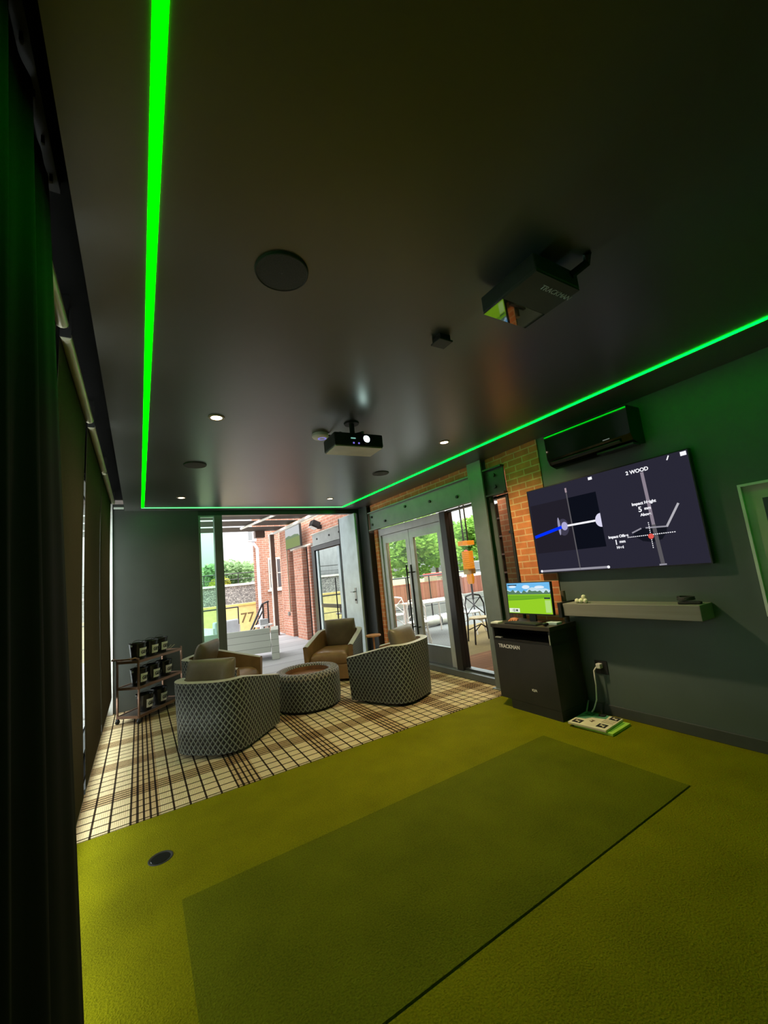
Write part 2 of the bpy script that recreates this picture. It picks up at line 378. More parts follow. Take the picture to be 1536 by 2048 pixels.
# double glass door and sidelights
DX = XR+.10
fr = MB().box((DX-.05,6.30,.085),(DX+.05,6.37,2.28)).box((DX-.05,4.60,2.16),(DX+.05,6.30,2.28)).box((DX-.05,4.56,.085),(DX+.05,4.60,2.28))
FRAME = M('door_frame_grey',(.46,.49,.48),.4,.3)
struct(obj('trim_4', fr, FRAME))
def leaf(name, y0, y1, hy):
    d = thing(name, '', 'door', (DX,0,0)); del d['label'], d['category']; d['kind'] = 'structure'
    s = .105
    obj('door_stile', MB().box((-.024,y0,.09),(.024,y0+s,2.155)), FRAME, d); obj('door_stile', MB().box((-.024,y1-s,.09),(.024,y1,2.155)), FRAME, d)
    obj('top_rail', MB().box((-.024,y0+s,2.01),(.024,y1-s,2.155)), FRAME, d); obj('bottom_rail', MB().box((-.024,y0+s,.09),(.024,y1-s,.35)), M('kick_rail', (.16,.18,.20), .35, .4), d)
    obj('pane', MB().box((-.004,y0+s,.35),(.004,y1-s,2.01)), GLASS, d)
    h = obj('pull_handle', MB().tube([(-.085,hy,.48),(-.085,hy,1.58)], .014), BLACKS, d)
    obj('standoff', MB().tube([(-.085,hy,.60),(-.02,hy,.60)], .010).tube([(-.085,hy,1.46),(-.02,hy,1.46)], .010), BLACKS, h)
    return d
leaf('door_1', 5.455, 6.295, 5.52); leaf('door_2', 4.605, 5.445, 5.39)
struct(obj('trim_5', MB().box((DX-.07,4.44,.085),(DX+.07,4.56,2.28)), BLACKS))
for i, (a, b) in enumerate(((3.75,4.44),(3.205,3.51))):
    w = struct(obj(f'window_{6+i}', MB().box((DX-.004,a,.11),(DX+.004,b,2.28)), GLASS))
    obj('window_frame', MB().box((DX-.03,a,.085),(DX+.03,b,.115)).box((DX-.03,a,.115),(DX+.03,a+.03,2.28)).box((DX-.03,a,2.255),(DX+.03,b,2.285)), DARKM, w)
pp = thing('conduit_pipe', 'black vertical conduit pipe beside the brick pier', 'pipe', (XR+.0,3.235,0))
obj('pipe', MB().tube([(0,0,.09),(0,0,2.26)], .022), BLACK, pp)
for z in (.5,1.1,1.8): obj('clamp', MB().box((-.028,-.03,z),(.02,.03,z+.03)), BLACKS, pp)

# back wall: narrow glass slot, post, open side, folded door panel
w = struct(obj('window_8', MB().box((.83,YB+.05,.06),(1.03,YB+.058,2.65)), GLASSG))
obj('window_frame', MB().box((.80,YB+.01,0),(.83,YB+.10,2.675)).box((.83,YB+.01,0),(1.03,YB+.10,.06)).box((.83,YB+.01,2.65),(1.03,YB+.10,2.675)), M('slot_frame', (.30,.42,.36), .35, .3), w)
struct(obj('trim_6', MB().box((1.03,YB-.02,0),(1.15,YB+.12,2.675)), M('post_grey', (.16,.165,.15), .4, .4), bevel=.004))
fd = struct(obj('door_3', MB().box((3.47,6.73,.02),(3.51,7.42,2.66)), JAMB, bevel=.004))
obj('lock_plate', MB().box((3.462,6.90,.98),(3.47,6.97,1.27)), GREYM, fd)
obj('door_handle', MB().tube([(3.47,6.935,1.20),(3.42,6.935,1.20),(3.42,7.05,1.20)], .010), GREYM, fd)
obj('lock_cylinder', MB().lathe([(.018,3.445),(.018,3.47)], (0,6.935,1.05), 12, 'x'), BLACKS, fd)
obj('edge_seal', MB().box((3.465,7.42,.02),(3.515,7.445,2.66)), BLACK, fd)
struct(obj('trim_7', MB().box((3.60,YB,-.012),(XR+.22,YB+.12,ZC)), DARKM))
struct(obj('trim_8', MB().box((1.15,YB,-.012),(3.60,YB+.14,.012)), GREYM))

# ------------------------------------------------------------------ LED lines, ceiling fixtures
LEDL = EM('led_green', (.0,1.,.0), 9.); LEDR = EM('led_green_far', (.0,1.,.014), 15.); LEDB = EM('led_green_pale', (.09,1.,.19), 3.2)  # same green LEDs; the paler glow farther off is put into the colours
tag(obj('led_strip', MB().box((.036,YF+.3,ZC-.004),(.068,6.60,ZC+.004)), LEDL), 'bright green LED light line running along the left side of the ceiling', 'LED strip')
tag(obj('led_strip', MB().box((3.178,YF+.3,ZC-.004),(3.208,6.60,ZC+.004)), LEDR), 'green LED light line along the right side of the ceiling above the doors', 'LED strip')
tag(obj('led_strip', MB().box((.036,6.602,ZC-.004),(3.208,6.634,ZC+.004)), LEDB), 'pale green LED light line across the far end of the ceiling', 'LED strip')

LAMP = EM('lamp_warm', (1.,.80,.52), 9.)
def downlight(x, y, label):
    d = thing('recessed_downlight', label, 'downlight', (x,y,ZC), 0, 'recessed downlights')
    obj('trim_ring', MB().lathe([(.040,-.006),(.046,-.009),(.056,-.007),(.059,0)], seg=28, cap=False), M('warm_trim', (.32,.24,.15), .4), d, True)
    obj('lens', MB().lathe([(.040,-.006),(.030,-.0045),(.001,-.004)], seg=24, cap=False), LAMP, d)
    return d
dl0 = None
for x, y, l in ((.50,3.03,'lit recessed downlight in the ceiling left of the projector'),(2.69,3.06,'lit recessed downlight beside the green line right of the projector'),
                (.49,5.885,'lit recessed downlight at the far left corner above the cart'),(2.63,5.876,'lit recessed downlight near the far end of the green line, right')):
    if dl0 is None: dl0 = downlight(x,y,l)
    else:
        d = copy_tree(dl0); d.location = (x,y,ZC); d['label'] = l
def spot(name, loc, energy, col, angle, blend=.6, size=.04, target=None):
    L = bpy.data.lights.new(name, 'SPOT'); L.energy = energy; L.color = col; L.spot_size = math.radians(angle); L.spot_blend = blend; L.shadow_soft_size = size
    o = bpy.data.objects.new(name, L); COL.objects.link(o); o.location = loc
    d = (Vector(target)-Vector(loc)) if target else Vector((0,0,-1)); o.rotation_euler = d.to_track_quat('-Z','Y').to_euler(); return o
WARM = (1.,.76,.46)
for x, y, e in ((.50,3.03,34),(2.69,3.06,170),(.49,5.885,25),(2.63,5.876,35)):
    spot('downlight_lamp', (x,y,ZC-.02), e, WARM, 150, .9)

def speaker(x, y, r, label):
    s = thing('ceiling_speaker', label, 'speaker', (x,y,ZC))
    obj('rim', MB().lathe([(r-.008,-.008),(r-.004,-.012),(r,-.010),(r+.002,0)], seg=40, cap=False), M('speaker_rim', (.05,.05,.045), .6), s, True)
    obj('grille', MB().lathe([(r-.006,-.009),(r*.5,-.010),(.002,-.0105)], seg=40, cap=False), M('speaker_grille', (.055,.055,.048), .7, 0, 300, .5), s, True)
speaker(.512,1.435,.106,'large round ceiling speaker nearest the camera'); speaker(.49,4.297,.106,'round ceiling speaker between the two left downlights'); speaker(2.65,4.294,.106,'round ceiling speaker behind the projector by the right green line')

# video projector hanging from the ceiling
pj = thing('video_projector', 'black ceiling mounted video projector with glowing lens', 'projector', (1.53,2.86,2.51), math.radians(-3))
obj('body', MB().box((-.215,-.125,.006),(.215,.125,.115)), BLACKS, pj, bevel=.012)
obj('bottom_plate', MB().box((-.205,-.115,0),(.205,.115,.008)), M('projector_plate', (.78,.72,.60), .4), pj)
lr = obj('lens_ring', MB().lathe([(.030,-.150),(.040,-.150),(.044,-.12)], (.055,0,.062), 28, 'y', False), GLOSSB, pj)
obj('lens', MB().lathe([(.001,-.137),(.030,-.137)], (.055,0,.062), 24, 'y', False), EM('projector_beam', (.70,1.,.92), 14.), lr)
obj('indicator', MB().box((-.075,-.129,.063),(-.035,-.124,.072)), EM('indicator_glow', (.3,.75,.6), .6), pj)
for x in (-.06,-.015): obj('button', MB().box((x,-.130,.022),(x+.012,-.124,.034)), EM('button_blue', (.25,.2,.9), .7), pj)
obj('vent', MB().box((.12,-.128,.03),(.195,-.124,.09)), BLACK, pj)
mt = thing('projector_mount', 'black spider mount holding the projector to the ceiling', 'mount', (1.53,2.86,ZC))
obj('ceiling_plate', MB().lathe([(.06,-.012),(.065,0)], seg=24), BLACK, mt); obj('pole', MB().tube([(0,0,-.012),(0,0,-.112)], .022), BLACK, mt)
for a in (20,110,200,290):
    c, s = math.cos(math.radians(a)), math.sin(math.radians(a)); am = obj('arm', MB().tube([(0,0,-.10),(c*.09,s*.09,-.112),(c*.14,s*.09,-.128)], .009), BLACKS, mt)
    obj('screw', MB().lathe([(.014,-.128),(.014,-.10)], (c*.135,s*.09,0), 10), GREYM, am)
ap = thing('access_point', 'pale round wireless access point on the ceiling left of the projector', 'access point', (1.375,3.17,ZC))
obj('housing', MB().lathe([(.070,0),(.073,-.024),(.064,-.036),(.04,-.040)], seg=32), M('ap_shell', (.85,.80,.72), .4), ap, True)
obj('light_ring', MB().lathe([(.024,-.0415),(.038,-.0405)], (.015,0,0), 28, cap=False), EM('ring_violet', (.30,.27,.85), .7), ap)
obj('cable', MB().tube([(.07,-.02,-.012),(.10,-.09,-.04),(.11,-.14,-.07),(.12,-.19,-.118)], .008), BLACK, ap)

# overhead launch monitor: square plate, mirror-like window
lm = thing('launch_monitor', 'flat square launch monitor on the ceiling with glossy window', 'launch monitor', (1.52,1.03,2.63), 0)
obj('housing', MB().box((-.145,-.145,.008),(.145,.155,.085)), M('monitor_shell', (.045,.055,.048), .5), lm, bevel=.006)
obj('cover', MB().box((-.143,-.143,0),(.143,.035,.008)), M('monitor_cover', (.06,.075,.06), .45), lm)
obj('window', MB().box((-.143,.037,.0),(.143,.153,.008)), M('mirror_black', (.30,.30,.30), .03, 1.), lm)
obj('bracket', MB().box((-.05,-.05,.085),(.05,.05,.1245)), BLACK, lm)
text_obj('lettering', 'TRACKMAN', .036, M('letter_grey', (.55,.58,.55), .5), lm, basis((1,0,0),(0,-1,0),(0,0,-1),(.055,-.088,-.0008)))
obj('cable', MB().tube([(.10,-.14,.06),(.15,-.19,.10),(.13,-.21,.123)], .018), BLACK, lm)
sn = thing('ceiling_sensor', 'small black square sensor box on the ceiling before the projector', 'sensor', (1.45,1.565,ZC))
obj('base', MB().box((-.035,-.035,-.03),(.035,.035,0)), BLACK, sn); obj('plate', MB().box((-.047,-.042,-.040),(.047,.042,-.03)), BLACKS, sn, bevel=.004)

# ------------------------------------------------------------------ left side: roller shades, curtain
SHADE = shade_mat('shade_cloth', (.11,.092,.062), .5)
TUBE = M('shade_tube', (.62,.58,.42), .4, .3)
spans = [(1.57,2.16),(2.24,3.36),(3.45,4.73),(4.76,6.30)]
for i, (a, b) in enumerate(spans):
    s = thing('roller_shade', ['dark roller shade mostly hidden behind the black curtain','brown roller shade hanging just beyond the black curtain','dark roller shade hanging past the tall gap of light','dark roller shade nearest the cart and the far corner'][i], 'roller shade', (-.288,a,2.765), 0, 'roller shades on the window wall')
    L = b-a
    obj('tube', MB().tube([(0,.012,0),(0,L-.012,0)], .024, 14), TUBE, s, True)
    for y in (0,L-.008): obj('bracket', MB().box((-.022,y,-.012),(.022,y+.006,.15)), BLACK, s)
    rows = []
    for k in range(7):
        z = -2.44*k/6; rows.append([(-.024-.012*math.sin(k*.6), .012+(L-.024)*j/8 + (0 if 0 < j < 8 else 0), z) for j in range(9)])
    cl = obj('cloth', MB().grid(rows), SHADE, s, 'all')
    so = cl.modifiers.new('thick','SOLIDIFY'); so.thickness = .0015
    obj('hem_bar', MB().box((-.038,.012,-2.465),(-.02,L-.012,-2.435)), BLACKS, s)
tag(obj('lit_edge_bar', MB().box((-.285,6.40,ZC-.055),(-.17,6.42,ZC-.03)), M('lit_edge_white',(.85,.88,.85),.4)), 'small white bar painting the lit recess end at the far corner beside the ceiling', 'bracket')  # pale bar paints the light on the end of the shade recess

CLOTH = M('black_drape', (.006,.007,.007), .8, 0, 5, .2, spec=.15, stretch=(6,6,.3))
def drape():
    rows = []; N = 130
    for k in range(15):
        z = 2.85 - 2.845*k/14; fl = (2.85-z)/2.85; row = []
        for j in range(N):
            u = j/(N-1); y = -.55 + 2.05*u
            k = 1-u**8; x = -.240 + .128*fl*u**2 + k*(.014+.014*fl)*math.sin(u*46+math.sin(u*9)*1.5) + k*.006*math.sin(u*131+fl*2)
            row.append((x, y + .012*math.cos(u*46), z))
        # the free end folds back behind itself
        x, y, z = row[-1]
        for d in (.02,.05,.09): row.append((x-d*.9, y+.012-d*.1, z))
        rows.append(row)
    return MB().grid(rows)
cu = thing('black_curtain', 'tall black pleated curtain hanging at the left beside the camera', 'curtain', (0,0,0))
dr = obj('drape', drape(), CLOTH, cu, 'all'); dr.modifiers.new('thick','SOLIDIFY').thickness = .003
obj('track', MB().box((-.245,-.6,2.87),(-.215,1.52,2.915)), BLACK, cu)
for i in range(16): obj('glider', MB().box((-.234,-.5+i*.13,2.845),(-.226,-.49+i*.13,2.872)), BLACK, cu)

# ------------------------------------------------------------------ right wall things
ac = thing('wall_air_conditioner', 'black wall mounted air conditioner above the television', 'air conditioner', (XR,0,0))
prof = [(0,2.36),(-.10,2.345),(-.19,2.375),(-.222,2.43),(-.222,2.668),(-.212,2.678),(0,2.678)]
bm_ = MB()
A = [bm_.v((x,1.665,z)) for x,z in prof]; B = [bm_.v((x,2.475,z)) for x,z in prof]; bm_._f(A); bm_._f(B[::-1])
for i in range(len(prof)): bm_._f([A[i],A[(i+1)%7],B[(i+1)%7],B[i]])
obj('body', bm_, M('ac_gloss',(.008,.008,.009),.05), ac, bevel=.003)
obj('louver', MB().box((-.232,1.76,2.385),(-.20,2.44,2.392), Matrix.Rotation(math.radians(35),3,'Y')), M('louver_dark',(.03,.034,.032),.3), ac)
obj('drip_tray', MB().box((-.21,1.665,2.335),(-.10,1.98,2.352)), BLACK, ac)
obj('indicator', MB().box((-.2245,1.84,2.438),(-.222,1.90,2.444)), EM('ac_led',(.3,.35,.3),.6), ac)

tv = thing('wall_television', 'big flat television on the right wall showing a golf swing replay', 'television', (0,0,0)); tv.matrix_world = WALLR((XR-.062,2.13,1.765))
obj('casing', MB().box((-.775,-.447,-.045),(.775,.447,-.003)), BLACKS, tv, bevel=.004)
obj('wall_bracket', MB().box((-.25,-.2,-.062),(.25,.2,-.045)), BLACK, tv)
sc = obj('screen', MB().box((-.766,-.438,-.004),(.766,.438,0)), SCREENB, tv)
obj('bezel', MB().box((-.775,-.447,-.004),(-.766,.447,.003)).box((.766,-.447,-.004),(.775,.447,.003)).box((-.766,-.447,-.004),(.766,-.438,.003)).box((-.766,.438,-.004),(.766,.447,.003)), BLACKS, tv)
def plate(pts, z=.0012): 
    m = MB(); m.prism(pts, .0002, z); return m
def bar(x0,y0,x1,y1,w,z=.0016):
    d = Vector((x1-x0,y1-y0)).normalized(); n = Vector((-d.y,d.x))*w/2
    return plate([(x0+n.x,y0+n.y),(x0-n.x,y0-n.y),(x1-n.x,y1-n.y),(x1+n.x,y1+n.y)], z)
def ell(cx,cy,rx,ry,a0=0,a1=360,n=24): return [(cx+rx*math.cos(math.radians(a0+(a1-a0)*i/n)), cy+ry*math.sin(math.radians(a0+(a1-a0)*i/n))) for i in range(n if a1-a0==360 else n+1)]
obj('picture_panel', plate([(-.754,-.235),(-.30,-.235),(-.30,.278),(-.754,.278)], .0006), EM('panel_dim',(.016,.014,.022),1.), sc)
obj('picture_panel', plate([(-.30,-.235),(0,-.235),(-.01,.278),(-.30,.278)], .0006), EM('panel_black',(.004,.005,.010),1.), sc)
obj('club_glow', plate(ell(-.40,.0,.060,.085), .0009), EM('panel_glow',(.05,.045,.075),1.), sc)
obj('shaft_line', bar(-.308,.366,-.294,-.43,.012,.0012), EM('shaft_dim',(.10,.095,.105),1.), sc)
obj('shaft_tip', bar(-.309,.380,-.308,.335,.018,.0014), EM('tip_pink',(.38,.29,.33),1.), sc)
obj('path_line', bar(-.752,-.059,-.415,.004,.030), EM('path_blue',(.0,.03,1.),1.), sc)
obj('club_face', plate(ell(-.445,.015,.014,.09), .0013), EM('face_lilac',(.30,.29,.42),1.), sc)
obj('impact_glow', plate(ell(-.385,.009,.034,.042), .0018), EM('impact_violet',(.42,.40,.66),1.), sc)
obj('launch_line', bar(-.375,.008,-.055,.012,.018), TXT, sc)
obj('ball_image', plate(ell(-.004,.010,.056,.064,90,270), .0018), EM('ball_lilac',(.70,.68,.86),1.), sc)
obj('slider_bar', bar(-.735,-.421,-.015,-.421,.020,.0012), TXTG, sc)
for x in (-.735,-.015): obj('slider_knob', plate(ell(x,-.421,.013,.013), .002), TXT, sc)
obj('corner_icon', plate([(-.06,.398),(-.022,.398),(-.022,.424),(-.06,.424)]), TXT, sc); obj('corner_icon', plate([(.715,.398),(.757,.398),(.757,.430),(.715,.430)]), TXT, sc)
obj('corner_tick', bar(.617,.395,.634,.428,.009), TXT, sc)
obj('club_shaft', bar(.414,.350,.425,-.10,.026,.0010), EM('shaft_pink',(.26,.22,.27),1.), sc)
obj('club_shaft', bar(.425,-.10,.438,-.432,.030,.0010), EM('shaft_grey',(.10,.095,.105),1.), sc)
obj('shaft_foot', bar(.41,-.430,.465,-.428,.012,.0014), TXTG, sc)
obj('club_head', plate([(.245,-.144),(.30,-.118),(.40,-.120),(.521,-.127),(.51,-.175),(.47,-.225),(.40,-.243),(.32,-.225),(.27,-.185)], .0007), EM('head_black',(.007,.008,.014),1.), sc)
obj('head_outline', bar(.245,-.146,.325,-.117,.012), TXTG, sc); obj('head_outline', bar(.36,-.118,.525,-.128,.012), TXTG, sc); obj('head_outline', bar(.520,-.130,.634,.040,.016), EM('hosel_grey',(.45,.44,.48),1.), sc)
for i in range(26): pass
dh = MB(); dh.mi = 0
for i in range(24):
    x = .200+.380*i/24; dh.prism([(x,-.183),(x+.009,-.183),(x+.009,-.176),(x,-.176)], .0002, .0018)
for i in range(14):
    y = -.290+.222*i/14; dh.prism([(.386,y),(.392,y),(.392,y+.009),(.386,y+.009)], .0002, .0018)
obj('crosshair', dh, TXT, sc)
obj('impact_dot', plate(ell(.389,-.192,.022,.022), .0022), EM('dot_red',(.75,.10,.08),1.), sc)
for s, x, y, sz in (('2 WOOD',.378,.369,.044),('Impact Height',.382,.093,.034),('5',.345,.041,.062),('mm',.405,.043,.034),('Above',.382,-.006,.032),('Impact Offset',.121,-.160,.032),('1',.095,-.212,.062),('mm',.150,-.208,.034),('Heel',.122,-.257,.032)):
    text_obj('lettering', s, sz, TXT, sc, T(x,y,.0012), depth=.0006, bold=.0012)

shf = thing('wall_shelf', 'long thick grey floating shelf on the wall under the television', 'shelf', (XR,0,0))
SHELFM = M('shelf_laminate', (.25,.24,.20), .45, 0, 5, .12, stretch=(1,.2,6))
obj('board', MB().box((-.205,1.44,.915),(0,2.58,1.030)), SHELFM, shf, bevel=.004)
obj('end_box', MB().box((-.23,2.585,.90),(0,2.62,1.04)), BLACK, shf)
BALLM = M('golf_ball', (.82,.80,.58), .35, 0, 200, .05)
b0 = None
for i, (x, y, z, l) in enumerate(((-.15,2.455,0,'golf ball on the shelf, leftmost of the bottom row'),(-.155,2.412,0,'golf ball on the shelf, middle of the bottom row'),(-.15,2.369,0,'golf ball on the shelf, rightmost of the bottom row'),(-.113,2.435,.0,'golf ball tucked behind the front row on the shelf'),(-.138,2.39,.034,'golf ball resting on top of the little pile'))):
    if b0 is None: b0 = obj('golf_ball', MB().sphere((0,0,0), .0215), BALLM, smooth='all'); o = b0
    else: o = b0.copy(); COL.objects.link(o)
    o.location = (XR+x, y, 1.030+.0215+z); tag(o, l, 'golf ball', 'golf balls on the wall shelf')
rm = thing('remote_control', 'black remote control lying at the right end of the wall shelf', 'remote', (XR-.13,1.53,1.030), .12)
obj('body', MB().box((-.022,-.075,0),(.022,.075,.020)), BLACK, rm, bevel=.006)
obj('keypad', MB().box((-.014,-.06,.020),(.014,.05,.023)), BLACKS, rm)
cbl = obj('coiled_cable', MB().tube([(.04*math.cos(t*.5)*(1-.01*t)*1.2, .055*math.sin(t*.5), .008+.0006*t) for t in range(44)], .006), BLACK, loc=(XR-.11,1.56,1.030+.022)); tag(cbl, 'small coil of black cable on the shelf beside the remote', 'cable')

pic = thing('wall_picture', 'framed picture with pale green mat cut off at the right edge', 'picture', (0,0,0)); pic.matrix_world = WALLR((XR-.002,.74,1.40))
obj('frame', MB().box((-.385,-.46,-.0),(-.368,.46,.035)).box((.368,-.46,0),(.385,.46,.035)).box((-.368,.443,0),(.368,.46,.035)).box((-.368,-.46,0),(.368,-.443,.035)), M('frame_reflect_white',(.80,.83,.78),.3), pic)  # frame colour whitened to carry the light reflected along its edge
obj('mat_board', MB().box((-.368,-.443,.004),(.368,.443,.012)), M('mat_green',(.50,.56,.42),.7), pic)
obj('print', MB().box((-.27,-.345,.012),(.27,.345,.016)), M('print_dark',(.03,.055,.055),.4,0,3,.5), pic)

# kiosk cabinet with computer
kb = thing('computer_kiosk', 'black computer cabinet with niche and white lettering beside the brick pier', 'cabinet', (3.27,2.60,0))
KM = M('kiosk_black', (.030,.029,.028), .5)
obj('plinth', MB().box((.0,.0,0),(.40,.59,.085)), KM, kb)
obj('body', MB().box((0,0,.085),(.40,.73,.665)), KM, kb, bevel=.004)
obj('niche_floor', MB().box((0,0,.665),(.40,.73,.69)), BLACKS, kb); obj('niche_side', MB().box((0,0,.69),(.40,.02,.80)), KM, kb); obj('niche_side', MB().box((0,.71,.69),(.40,.73,.80)), KM, kb); obj('niche_back', MB().box((.38,.02,.69),(.40,.71,.80)), BLACK, kb)
obj('top', MB().box((-.012,-.012,.80),(.395,.745,.84)), M('kiosk_top',(.055,.045,.035),.35), kb, bevel=.004)
text_obj('lettering', 'TRACKMAN', .052, TXTM if False else M('letter_white',(.85,.85,.82),.5), kb, WALLR((-.001,.525,.612)), bold=.001)
text_obj('emblem', 'iQ/A', .030, M('letter_white'), kb, WALLR((-.001,.275,.225)), bold=.001)
obj('hinge', MB().box((-.006,.004,.675),(0,.014,.765)), M('hinge_steel',(.6,.6,.56),.3,.5), kb); obj('niche_clip', MB().box((-.004,.62,.693),(.03,.70,.703)), M('hinge_steel'), kb)
obj('side_vent', MB().box((.20,-.004,.40),(.225,0,.46)), DARKM, kb)

mo = thing('desktop_monitor', 'computer monitor on the kiosk showing a sunny golf course', 'monitor', (0,0,0)); mo.matrix_world = WALLR((3.46,2.945,1.085)) @ Matrix.Rotation(math.radians(-3),4,'X')
obj('casing', MB().box((-.285,-.165,-.03),(.285,.165,-.002)), BLACKS, mo, bevel=.004)
ms = obj('screen', MB().box((-.277,-.155,-.003),(.277,.158,0)), EM('course_sky',(.16,.50,.86),1.), mo)
def course(kind):
    m = MB(); N = 60
    f = {'treeline': lambda x: .062+.022*abs(math.sin(x*37))*abs(math.sin(x*11+1))+.010*math.sin(x*90), 'haze': lambda x: .085+.02*math.sin(x*14)+.012*math.sin(x*33), 'cloud': lambda x: .10}[kind]
    lo = {'treeline': .030, 'haze': .05, 'cloud': .08}[kind]
    pts = [(-.277+.554*i/N, f(-.277+.554*i/N)) for i in range(N+1)]
    for (x0,y0),(x1,y1) in zip(pts, pts[1:]): m.quad((x0,lo,0),(x1,lo,0),(x1,y1,0),(x0,y0,0))
    return m
obj('haze', course('haze'), EM('course_haze',(.55,.75,.85),1.), ms, loc=(0,0,.0004)); obj('treeline', course('treeline'), EM('course_trees',(.10,.20,.13),1.), ms, loc=(0,0,.0007))
obj('cloud', plate(ell(-.02,.115,.05,.02),.0006), EM('course_cloud',(.75,.86,.95),1.), ms); obj('cloud', plate(ell(.15,.11,.06,.015),.0006), EM('course_cloud',(.75,.86,.95),1.), ms); obj('cloud', plate(ell(-.2,.12,.05,.012),.0006), EM('course_cloud',(.75,.86,.95),1.), ms)
obj('fairway', plate([(-.277,-.155),(.277,-.155),(.277,.040),(-.277,.038)], .0010), EM('course_green',(.30,.62,.02),1.), ms)
obj('fairway_band', plate([(-.277,-.02),(-.05,-.012),(.277,.012),(.277,.03),(-.277,.03)], .0013), EM('course_dark',(.16,.42,.02),1.), ms)
obj('fairway_edge', plate([(-.277,-.025),(-.05,-.016),(.277,.006),(.277,.010),(-.05,-.011),(-.277,-.02)], .0015), EM('course_deep',(.08,.28,.02),1.), ms)
obj('menu_bar', bar(-.265,.137,-.14,.137,.010), EM('menu_dark',(.02,.03,.05),1.), ms); obj('info_box', bar(.195,.0,.265,.0,.014,.0018), EM('menu_dark',(.02,.03,.05),1.), ms)
obj('info_list', plate([(.20,-.14),(.265,-.14),(.265,-.02),(.20,-.02)],.0017), EM('info_pale',(.45,.72,.20),1.), ms)
obj('score_box', plate([(-.27,-.148),(-.13,-.148),(-.13,-.105),(-.27,-.105)],.0017), EM('score_white',(.80,.88,.70),1.), ms)
text_obj('lettering', '12 M', .036, EM('menu_dark',(.02,.03,.05),1.), ms, T(-.19,-.128,.002), bold=.001)
obj('bezel', MB().box((-.285,-.165,-.003),(-.277,.165,.003)).box((.277,-.165,-.003),(.285,.165,.003)).box((-.277,-.165,-.003),(.277,-.155,.003)).box((-.277,.158,-.003),(.277,.165,.003)), BLACKS, mo)
obj('stand_neck', MB().box((-.04,-.235,-.05),(.04,-.10,-.03)), DARKM, mo); obj('stand_foot', MB().box((-.11,-.2445,-.10),(.11,-.236,.06)), DARKM, mo)
kbd = thing('keyboard', 'black keyboard lying in front of the kiosk monitor', 'keyboard', (3.335,2.95,.84))
obj('body', MB().box((-.06,-.20,0),(.06,.20,.014)), BLACKS, kbd, bevel=.003)
kk = MB()
for r in range(5):
    for c in range(16): kk.box((-.052+r*.021,-.19+c*.0238,.014),(-.052+r*.021+.017,-.19+c*.0238+.0195,.018))
obj('keys', kk, M('keys_grey',(.03,.03,.03),.5), kbd)
mouse = obj('computer_mouse', MB().sphere((0,0,.012), .03, 16, 10, (1.15,.85,.55)), GLOSSB, smooth='all', loc=(3.315,2.665,.846)); tag(mouse, 'dark computer mouse at the right corner of the kiosk top', 'mouse')
for nm, lab, x, y, rz, m, s in (('paper_slip','white paper slip on the left front edge of the kiosk top',3.30,3.28,.2,WHITEP,(.05,.045,.016)),('paper_slip','curled white paper slip behind the keyboard on the kiosk',3.41,3.06,.5,WHITEP,(.02,.06,.008)),('note_card','pale blue card leaning under the monitor on the kiosk',3.44,2.67,.1,M('card_blue',(.45,.62,.62),.5),(.05,.06,.02))):
    tag(obj(nm, MB().box((-s[0],-s[1],0),(s[0],s[1],s[2])), m, loc=(x,y,.84), rot=(0,0,rz), bevel=.002), lab, 'paper')
gl = thing('golf_glove', 'orange golf glove lying behind the keyboard on the kiosk', 'glove', (3.45,3.17,.84), .4)
obj('palm', MB().sphere((0,0,.02),.05,16,8,(.8,1.,.42)), M('glove_orange',(.55,.20,.09),.6), gl, 'all')
for i in range(4): obj('finger', MB().tube([(-.02,-.036+i*.024,.016),(-.07,-.042+i*.026,.013)], [.011,.008]), M('glove_orange'), gl, 'all')
tag(obj('paper_roll_tube', MB().tube([(0,0,0),(0,0,.30)], .022, 16), M('tube_brown',(.10,.075,.05),.5), loc=(3.60,2.63,.842)), 'upright brown tube standing at the right rear of the kiosk', 'tube')

# outlet, charger and cable
ou = thing('wall_outlet', 'black wall outlet on the right wall near the kiosk', 'outlet', (XR,2.42,.42))
obj('cover', MB().box((-.008,-.06,-.06),(0,.06,.06)), BLACK, ou, bevel=.002)
for z in (-.03,.02): obj('socket', MB().box((-.0095,-.018,z-.012),(-.008,.018,z+.012)), BLACKS, ou)
cg = thing('charger_cable', 'white charger plugged in the wall outlet with cable to the floor', 'charger', (XR,2.42,.42))
obj('plug', MB().box((-.06,-.022,-.002),(-.011,.022,.042)), WHITEP, cg, bevel=.006)
obj('cord', MB().tube([(-.055,.02,.01),(-.075,.035,-.02),(-.078,.038,-.15),(-.085,.050,-.28),(-.11,.075,-.36),(-.14,.10,-.405)], .0065), WHITEP, cg, 'all')
tag(obj('grey_cord', MB().tube([(3.655,2.585,.10),(3.60,2.57,.058),(3.545,2.555,.010)], .008), GREYM), 'short grey cord end beside the kiosk near the floor', 'cord')

